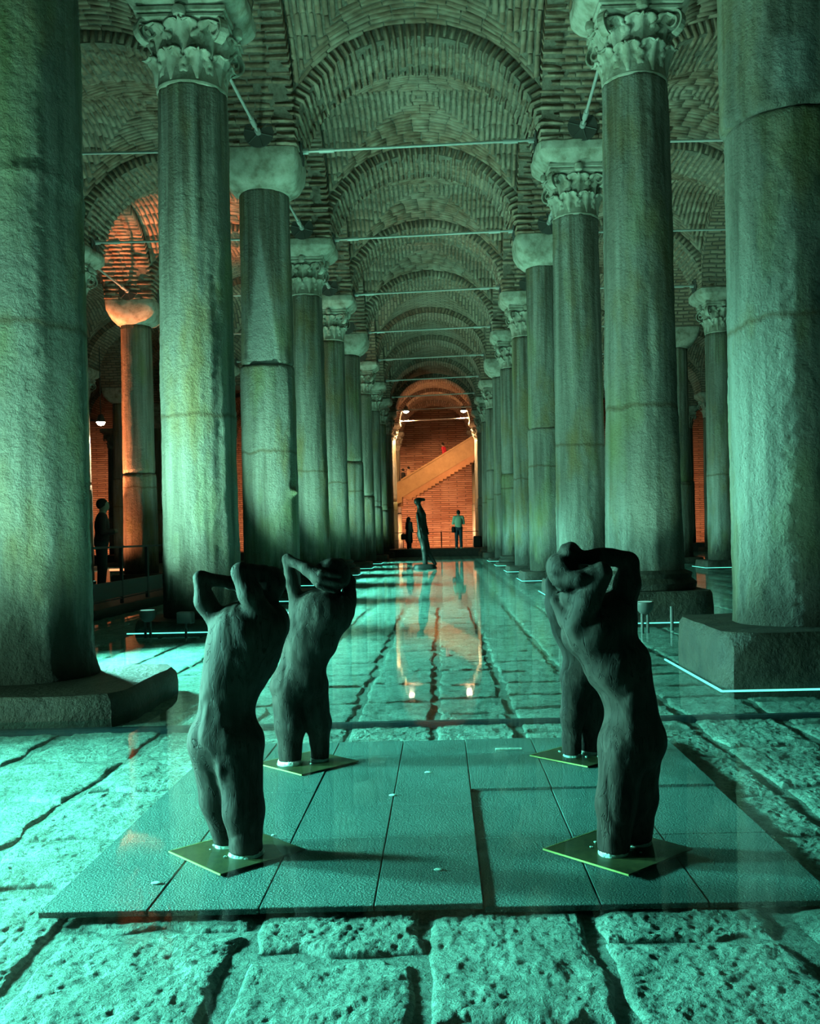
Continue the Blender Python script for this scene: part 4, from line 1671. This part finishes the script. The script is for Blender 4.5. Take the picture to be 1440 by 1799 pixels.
WK_Z = 0.38
pm = P(806, 964, 47.2)
person('man in pale green top and jeans with his back turned, far walkway', (pm.x, 47.2, WK_Z), 1.86, 0.15, 'cloth_pale', 'cloth_blue', arms='front', lean=-0.03,
       bag=(-0.26, 0.0, 0.92, 'black shoulder bag at the left hip of the pale-shirted man'))
pm = P(719, 966, 47.4)
person('long-haired person in black coat walking on the far walkway', (pm.x, 47.4, WK_Z), 1.58, -0.9, 'cloth_black', 'cloth_black', long_hair=True, coat=True,
       bag=(-0.25, -0.1, 0.62, 'black bag carried by the long-haired person in black'))

# ------------------------------------------------------------------ far walkway and its rail
o = MB().box(-26, 24, 46.7, 51.0, 0.02, WK_Z - 0.02)
o.box(-26, 24, 46.65, 51.0, WK_Z - 0.05, WK_Z)
o = o.build('walkway', M['deck'])
tag(o, 'raised walkway crossing the far end before the orange wall', 'walkway')


def railing(label, pts, z0, h, n_posts, mat='black', rails=(1.0, 0.12), pw=0.03, kick=None):
    p0, p1 = Vector(pts[0]), Vector(pts[1])
    root = empty('railing', (p0.x, p0.y, z0))
    tag(root, label, 'railing')
    dv = p1 - p0
    ang = math.atan2(dv.y, dv.x)
    L = dv.length
    root.rotation_euler = (0, 0, ang)
    for r in rails:
        w, t = (0.05, 0.03) if r == 1.0 else (0.02, 0.02)
        MB().box(0, L, -w / 2, w / 2, h * r - t, h * r).build('handrail' if r == 1.0 else 'bottom_rail', M[mat], root)
    for i in range(n_posts):
        x = L * i / (n_posts - 1)
        a = pw if i % 2 == 0 else pw * 0.55
        MB().box(x - a, x + a, -0.02, 0.02, 0, h - 0.03).build('post', M[mat], root)
    if kick:
        MB().box(0, L, -0.015, 0.015, kick[0], kick[1]).build('kick_plate', M['dark'], root)
    return root


railing('dark rail along the back edge of the far walkway', ((-8, 50.8, 0), (8, 50.8, 0)), WK_Z, 0.84, 9, rails=(1.0, 0.5))
b = MB().box(-0.2, 0.2, -0.15, 0.15, 0, 0.58, 0.04).build('bin', M['black'], None, False, (P(838, 940, 50.2).x, 50.2, WK_Z))
tag(b, 'black bin standing at the right end of the far walkway', 'bin')

# ------------------------------------------------------------------ left walkway with railing, person behind the big column
LWX0, LWX1, LWZ = -7.2, -4.75, 0.16
o = MB().box(LWX0, LWX1, 8.0, 34.0, 0.0, LWZ - 0.03)
o.box(LWX0 - 0.04, LWX1 + 0.05, 8.0, 34.0, LWZ - 0.05, LWZ)
o = o.build('side_walkway', M['deck'])
tag(o, 'low dark walkway behind the left columns', 'walkway')
railing('black metal railing between the two nearest left columns', ((LWX1, 10.5, 0), (LWX1 - 0.25, 21.5, 0)), LWZ, 0.86, 9, rails=(1.0, 0.10), pw=0.05, kick=(0.10, 0.34))
pp = P(178, 960, 16.5)
person('dark silhouetted person at the left railing, half behind the huge column', (pp.x, 16.5, LWZ), 1.66, -1.3, 'cloth_stripe', 'cloth_black', lean=0.05, arms='front')
sg = MB().box(-0.16, 0.16, -0.01, 0.01, 0, 0.05)
sg = sg.build('glowing_sign', m_emit('orange_sign', (1.0, 0.30, 0.12), 0.8), None, False, (P(205, 1003, 22).x, 22.0, P(205, 1003, 22).z), 0.2)
tag(sg, 'small glowing orange light bar behind the left railing', 'light')

# ------------------------------------------------------------------ stairs at the end wall
d = 59.2


def wx(x, y):
    p = P(x, y, d)
    return (p.x, p.z)


stair = empty('staircase', (0, 0, 0))
tag(stair, 'tan-sided staircase rising to the right across the end wall', 'staircase')
MB().prism([wx(706, 843), wx(852, 754), wx(852, 786), wx(706, 874)], d, d + 0.18).build('side_panel', M['stair'], stair)
MB().prism([wx(696, 848), wx(706, 843), wx(706, 882), wx(696, 886)], d - 0.03, d + 1.5).build('newel_wall', M['stair'], stair)
zig = [wx(706, 872), wx(852, 784)]
n = 20
for i in range(n):
    t0, t1 = i / n, (i + 1) / n
    xa, xb = 852 - 135 * t0, 852 - 135 * t1
    ya, yb = 800 + 82 * t0, 800 + 82 * t1
    zig += [wx(xa, ya), wx(xb, ya + 0.5)]
MB().prism(zig, d + 0.02, d + 1.6).build('stepped_soffit', M['stairdark'], stair)
MB().prism([wx(704, 842), wx(852, 752), wx(852, 755), wx(704, 845)], d - 0.05, d + 0.22).build('handrail', M['stair'], stair)
for i in range(16):
    t = i / 15
    x, y = 708 + 140 * t, 866 - 84 * t
    a = wx(x, y)
    MB().box(a[0] - 0.18, a[0] + 0.2, d + 0.18, d + 1.6, a[1] - 0.16, a[1]).build('step', M['stairdark'], stair)
MB().box(wx(640, 880)[0], wx(706, 880)[0], d + 0.2, d + 1.6, wx(700, 884)[1] - 0.2, wx(700, 884)[1] + 0.22).build('landing', M['stairdark'], stair)
a = wx(783, 820)
person('person in red top leaning on the staircase', (a[0], d + 0.8, a[1] - 0.15), 1.70, 1.2, 'cloth_red', 'cloth_black', lean=0.25)
a = wx(719, 862)
person('person in tan top low on the staircase', (a[0], d + 0.8, a[1] - 0.12), 1.66, 1.2, 'cloth_tan', 'cloth_tan', lean=0.1)
a = wx(709, 866)
person('person in black at the foot of the staircase', (a[0], d + 0.95, a[1] - 0.10), 1.66, 1.2, 'cloth_black', 'cloth_black', lean=0.1)


# ------------------------------------------------------------------ tie rods
def tie_rod(label, p0, p1, group, disc=0.24, far=False, couplers=True):
    p0, p1 = Vector(p0), Vector(p1)
    dv = (p1 - p0).normalized()
    root = empty('tie_rod', tuple((p0 + p1) / 2))
    tag(root, label, 'tie rod', group)
    c = (p0 + p1) / 2
    n = 6 if far else 10
    MB().bar(p0 - c, p1 - c, 0.024, None, n).build('rod', M['metal'], root, True)
    for e, s in ((p0, 1), (p1, -1)):
        m = MB()
        a = e - c
        m.bar(a + dv * s * 0.0, a + dv * s * 0.018, disc, None, 12 if far else 28)
        m.build('end_plate', M['plate_metal'], root)
        if not far:
            m = MB()
            u = dv.orthogonal().normalized()
            for j in range(6):
                q = Matrix.Rotation(j * math.pi / 3, 3, dv) @ u
                m.bar(a + dv * s * 0.022 + q * 0.03, a + dv * s * 0.022 + q * disc * 0.97, 0.010, None, 5)
            m.build('plate_rib', M['plate_metal'], root)
        if couplers:
            MB().bar(a + dv * s * 0.30, a + dv * s * 0.55, 0.042, None, n).build('coupler', M['metal'], root, True)
            MB().bar(a + dv * s * 0.02, a + dv * s * 0.12, 0.05, None, n).build('nut', M['metal'], root)
    return root


ZR = 7.66
rr = random.Random(2)
for k in range(2, 11):
    y = rowy(k)
    tie_rod('%s tie rod across the central aisle counting from the viewer' % ORD[k - 2], (XL + AT / 2 + 0.02, y, ZR - 0.05), (XR - AT / 2 - 0.02, y, ZR + 0.07), 'central aisle tie rods', far=k > 5)
for k in range(2, 7):
    y = rowy(k)
    tie_rod('%s tie rod across the left side aisle' % ORD[k - 2], (COLX['LL'] + AT / 2 + 0.02, y, ZR), (XL - AT / 2 - 0.02, y, ZR), 'side aisle tie rods', far=k > 4)
    tie_rod('%s tie rod across the right side aisle' % ORD[k - 2], (XR + AT / 2 + 0.02, y, ZR), (COLX['RR'] - AT / 2 - 0.02, y, ZR), 'side aisle tie rods', far=k > 4)
for c, nm in (('L', 'left'), ('R', 'right')):
    for k in range(1, 6):
        y0, y1 = rowy(k) + TT / 2 + 0.02, rowy(k + 1) - TT / 2 - 0.02
        tie_rod('%s lengthwise tie rod over the %s row of aisle columns' % (ORD[k - 1], nm), (COLX[c] - 0.05, y0, ZR), (COLX[c] + 0.05, y1, ZR), 'lengthwise tie rods', far=k > 3)
for k in (3, 4):
    tie_rod('%s lengthwise tie rod by the orange-lit column' % ('nearer' if k == 3 else 'farther'), (COLX['LL'], rowy(k) + TT / 2 + 0.02, ZR), (COLX['LL'], rowy(k + 1) - TT / 2 - 0.02, ZR), 'lengthwise tie rods')


# ------------------------------------------------------------------ floodlights
def flood(label, loc, target, power, color=TEAL, angle=75, stem=0.12, kind='bowl', lamp=True, lens=None, size=0.08):
    loc = Vector(loc)
    root = empty('floodlight', (loc.x, loc.y, loc.z))
    tag(root, label, 'floodlight', 'floodlights')
    if kind == 'bowl':
        MB().lathe([(0.03, stem), (0.055, stem + 0.015), (0.085, stem + 0.05), (0.09, stem + 0.09), (0.095, stem + 0.10), (0.095, stem + 0.125), (0.08, stem + 0.13)], 24).build('housing', M['fixture'], root, True)
        MB().lathe([(0.076, stem + 0.128), (0.076, stem + 0.134)], 20).build('lens', M[lens or 'ledlens'], root)
        for s in (-1, 1):
            MB().bar((s * 0.028, 0, 0), (s * 0.028, 0, stem + 0.02), 0.016).build('leg', M['fixture'], root)
        MB().box(-0.07, 0.07, -0.05, 0.05, 0, 0.012).build('foot', M['fixture'], root)
        top = loc + Vector((0, 0, stem + 0.15))
    else:
        t = Vector(target) - loc
        az = math.atan2(t.y, t.x)
        hd = MB().box(-0.05, 0.05, -0.09, 0.09, stem, stem + 0.13, 0.012).build('housing', M['fixture'], root, False, (0, 0, 0), az)
        MB().box(0.050, 0.056, -0.075, 0.075, stem + 0.015, stem + 0.115).build('lens', M[lens or 'ledlens'], hd)
        MB().bar((0, 0, 0), (0, 0, stem + 0.01), 0.014).build('stem', M['fixture'], root)
        MB().box(-0.06, 0.06, -0.06, 0.06, 0, 0.012).build('foot', M['fixture'], root)
        top = loc + Vector((math.cos(az) * 0.075, math.sin(az) * 0.075, stem + 0.09))
    if lamp:
        spot('lamp', top, target, power, color, angle, 0.7, size)
    return root


FZ = -0.03
# visible fixtures by the first columns
flood('bowl floodlight on two legs beside the left railing', (-3.28, 10.75, FZ), (-2.84, 11.3, 6.0), 45, TEAL, 95, 0.22)
flood('small box floodlight against the foot of the fluted left column', (P(322, 1090, 10.6).x, 10.7, FZ), (-2.7, 11.2, 6.0), 20, TEAL, 80, 0.2, 'box', lens='fixture')
flood('bowl floodlight on two legs before the mossy right column', (P(1132, 1060, 10.2).x, 10.2, FZ), (2.3, 11.2, 5.0), 50, TEAL, 95, 0.24)
pole = MB().bar((0, 0, 0), (0, 0, 0.30), 0.018, 0.018, 8)
pole.box(-0.05, 0.05, -0.05, 0.05, 0, 0.012)
po = pole.build('post', M['fixture'], None, False, (P(1180, 1090, 10.4).x, 10.4, FZ))
tag(po, 'short grey post in the water before the mossy column', 'post')

# unseen lamps on posts down the left side, raised to brighten the floor
for i, (x, y, z, tx, ty, pw, ang) in enumerate((
        (-4.7, 4.5, 1.3, -1.7, 3.6, 2100, 75), (-4.2, 3.2, 1.05, -1.7, 3.0, 1250, 75), (-4.3, 9.0, 1.5, -1.2, 8.2, 2400, 85), (-3.55, 13.7, 1.5, -0.6, 13.6, 2200, 80), (-3.55, 18.6, 1.5, -0.6, 18.6, 1900, 80),
        (-3.5, 23.6, 1.5, -0.6, 23.7, 1600, 80), (-3.5, 28.5, 1.5, -0.6, 28.6, 1400, 80), (-3.45, 33.4, 1.5, -0.6, 33.5, 700, 80), (-3.4, 38.3, 1.5, -0.6, 38.4, 700, 80))):
    flood('%s unseen post floodlight on the left, tilted down at the water' % ORD[i], (x, y, FZ), (tx, ty, 0.0), pw, AQUA, ang, z, 'box', size=0.22)
flood('floodlight standing before the huge left column', (-2.45, 4.25, FZ), (-2.75, 6.5, 3.4), 130, TEAL, 95, 0.15, 'box')
# low lamps in the left side aisle, lighting the columns from the left
for i in range(9):
    y = rowy(i) - 2.3
    flood('%s low floodlight on the left, aimed at the columns' % ORD[i], (-4.45 if i < 2 else -3.7, y, FZ), (0.6, y + 1.6, 3.9), (400, 780, 540, 420, 360, 340, 320, 300, 290)[i], TEAL, 120, 0.5 if i == 0 else 1.2, 'box', size=0.08)
# weak fill uplights, added out of sight behind the columns to brighten the vaults
for side, sx in (('L', 1), ('R', -1)):
    for k in range(0, 7):
        x, y = COLPOS[side, k]
        px, py = x - sx * 0.05, y + 1.0
        flood('added fill uplight behind the %s column, %s' % (ORD[k], ROWN[side]), (px, py, FZ), (x + sx * 1.6, py + 0.3, 9.0), 70, TEAL, 110, 0.06)
# side aisles
for i, (x, y) in enumerate(((-6.6, 18.2), (-5.7, 24.0), (-5.9, 33.0), (5.0, 15.5), (5.2, 25.0), (5.2, 35.0))):
    flood('side aisle uplight, %s from the left front' % ORD[i], (x, y, LWZ if x < 0 else FZ), (x * 0.9, y + 1.0, 9.0), 300 if x < 0 else 150, TEAL, 130, 0.06)
# orange light by the orange column
flood('orange uplight left of the orange-lit column', (-10.4, 25.9, FZ), (-8.3, 26.1, 4.6), 4500, ORANGE, 38, 0.1, lens='warmlens')
flood('orange uplight behind the orange-lit column', (-10.2, 27.4, FZ), (-8.3, 26.6, 8.2), 2600, ORANGE, 34, 0.1, lens='warmlens')

# warm lamps at the end wall
for i, (px, py) in enumerate(((713, 723), (814, 722))):
    dd = 55.1
    p = P(px, py, dd)
    root = empty('spotlight', tuple(p))
    tag(root, 'white glowing spotlight hung high at the %s of the far arch' % ('left', 'right')[i], 'spotlight')
    MB().lathe([(0.06, 0.30), (0.10, 0.26), (0.14, 0.10), (0.17, 0.02), (0.15, 0.0)], 20).build('housing', M['fixture'], root, True)
    MB().lathe([(0.02, -0.09), (0.12, -0.06), (0.165, 0.0), (0.15, 0.02)], 20).build('bulb', M['warmlens'], root, True)
    MB().bar((0, 0, 0.26), (0, 0, 0.46), 0.02).build('stem', M['fixture'], root)
    spot('lamp', p + Vector((0, 0, -0.15)), (p.x * 0.9, 60, 1.5), 900, WARM, 100, 0.7, 0.15)
    spot('lamp', p + Vector((0, 0, -0.15)), ((XL + 0.2, XR - 0.2)[i], 55.7, 4.6), 1000, (1.0, 0.70, 0.36), 60, 0.6, 0.15)
for i, (x, y, pw) in enumerate(((-1.9, 58.2, 900), (1.4, 58.2, 900), (-8.0, 57.5, 900), (8.0, 57.5, 400), (15.5, 57.5, 900), (-14.0, 56.0, 1200), (-21.0, 57.0, 1500))):
    flood('warm floodlight washing the end wall, %s' % ORD[i], (x, y, 0.0), (x, 63.5, 1.8), pw, (1.0, 0.42, 0.21), 95, 0.1, 'box', lens='warmlens')
for i, x in enumerate((-2.0, 1.5)):
    flood('warm uplight under the last vaults on the %s' % ('left', 'right')[i], (x, 52.0, 0.0), (-0.25, 56.0, 9.5), 500, (1.0, 0.42, 0.18), 80, 0.1, lens='warmlens')
flood('low orange floodlight at the foot of the orange-lit column', (-10.0, 24.9, FZ), (-8.3, 26.0, 1.8), 420, ORANGE, 60, 0.1, lens='warmlens')
p = P(177, 742, 35.8)
root = empty('spotlight', tuple(p))
tag(root, 'bright warm spotlight glowing between the huge left column and orange column', 'spotlight')
MB().lathe([(0.05, 0.30), (0.10, 0.26), (0.14, 0.10), (0.17, 0.02), (0.15, 0.0)], 20).build('housing', M['fixture'], root, True)
MB().lathe([(0.02, -0.12), (0.11, -0.09), (0.16, 0.0), (0.15, 0.02)], 20).build('bulb', M['warmlens'], root, True)
MB().bar((0, 0, 0.28), (0, 0, 8.62 - p.z), 0.018).build('stem', M['fixture'], root)
spot('lamp', p + Vector((0, 0, -0.2)), (COLX['LLL'], rowy(6), 3.5), 900, (1.0, 0.72, 0.45), 75, 0.7, 0.12)
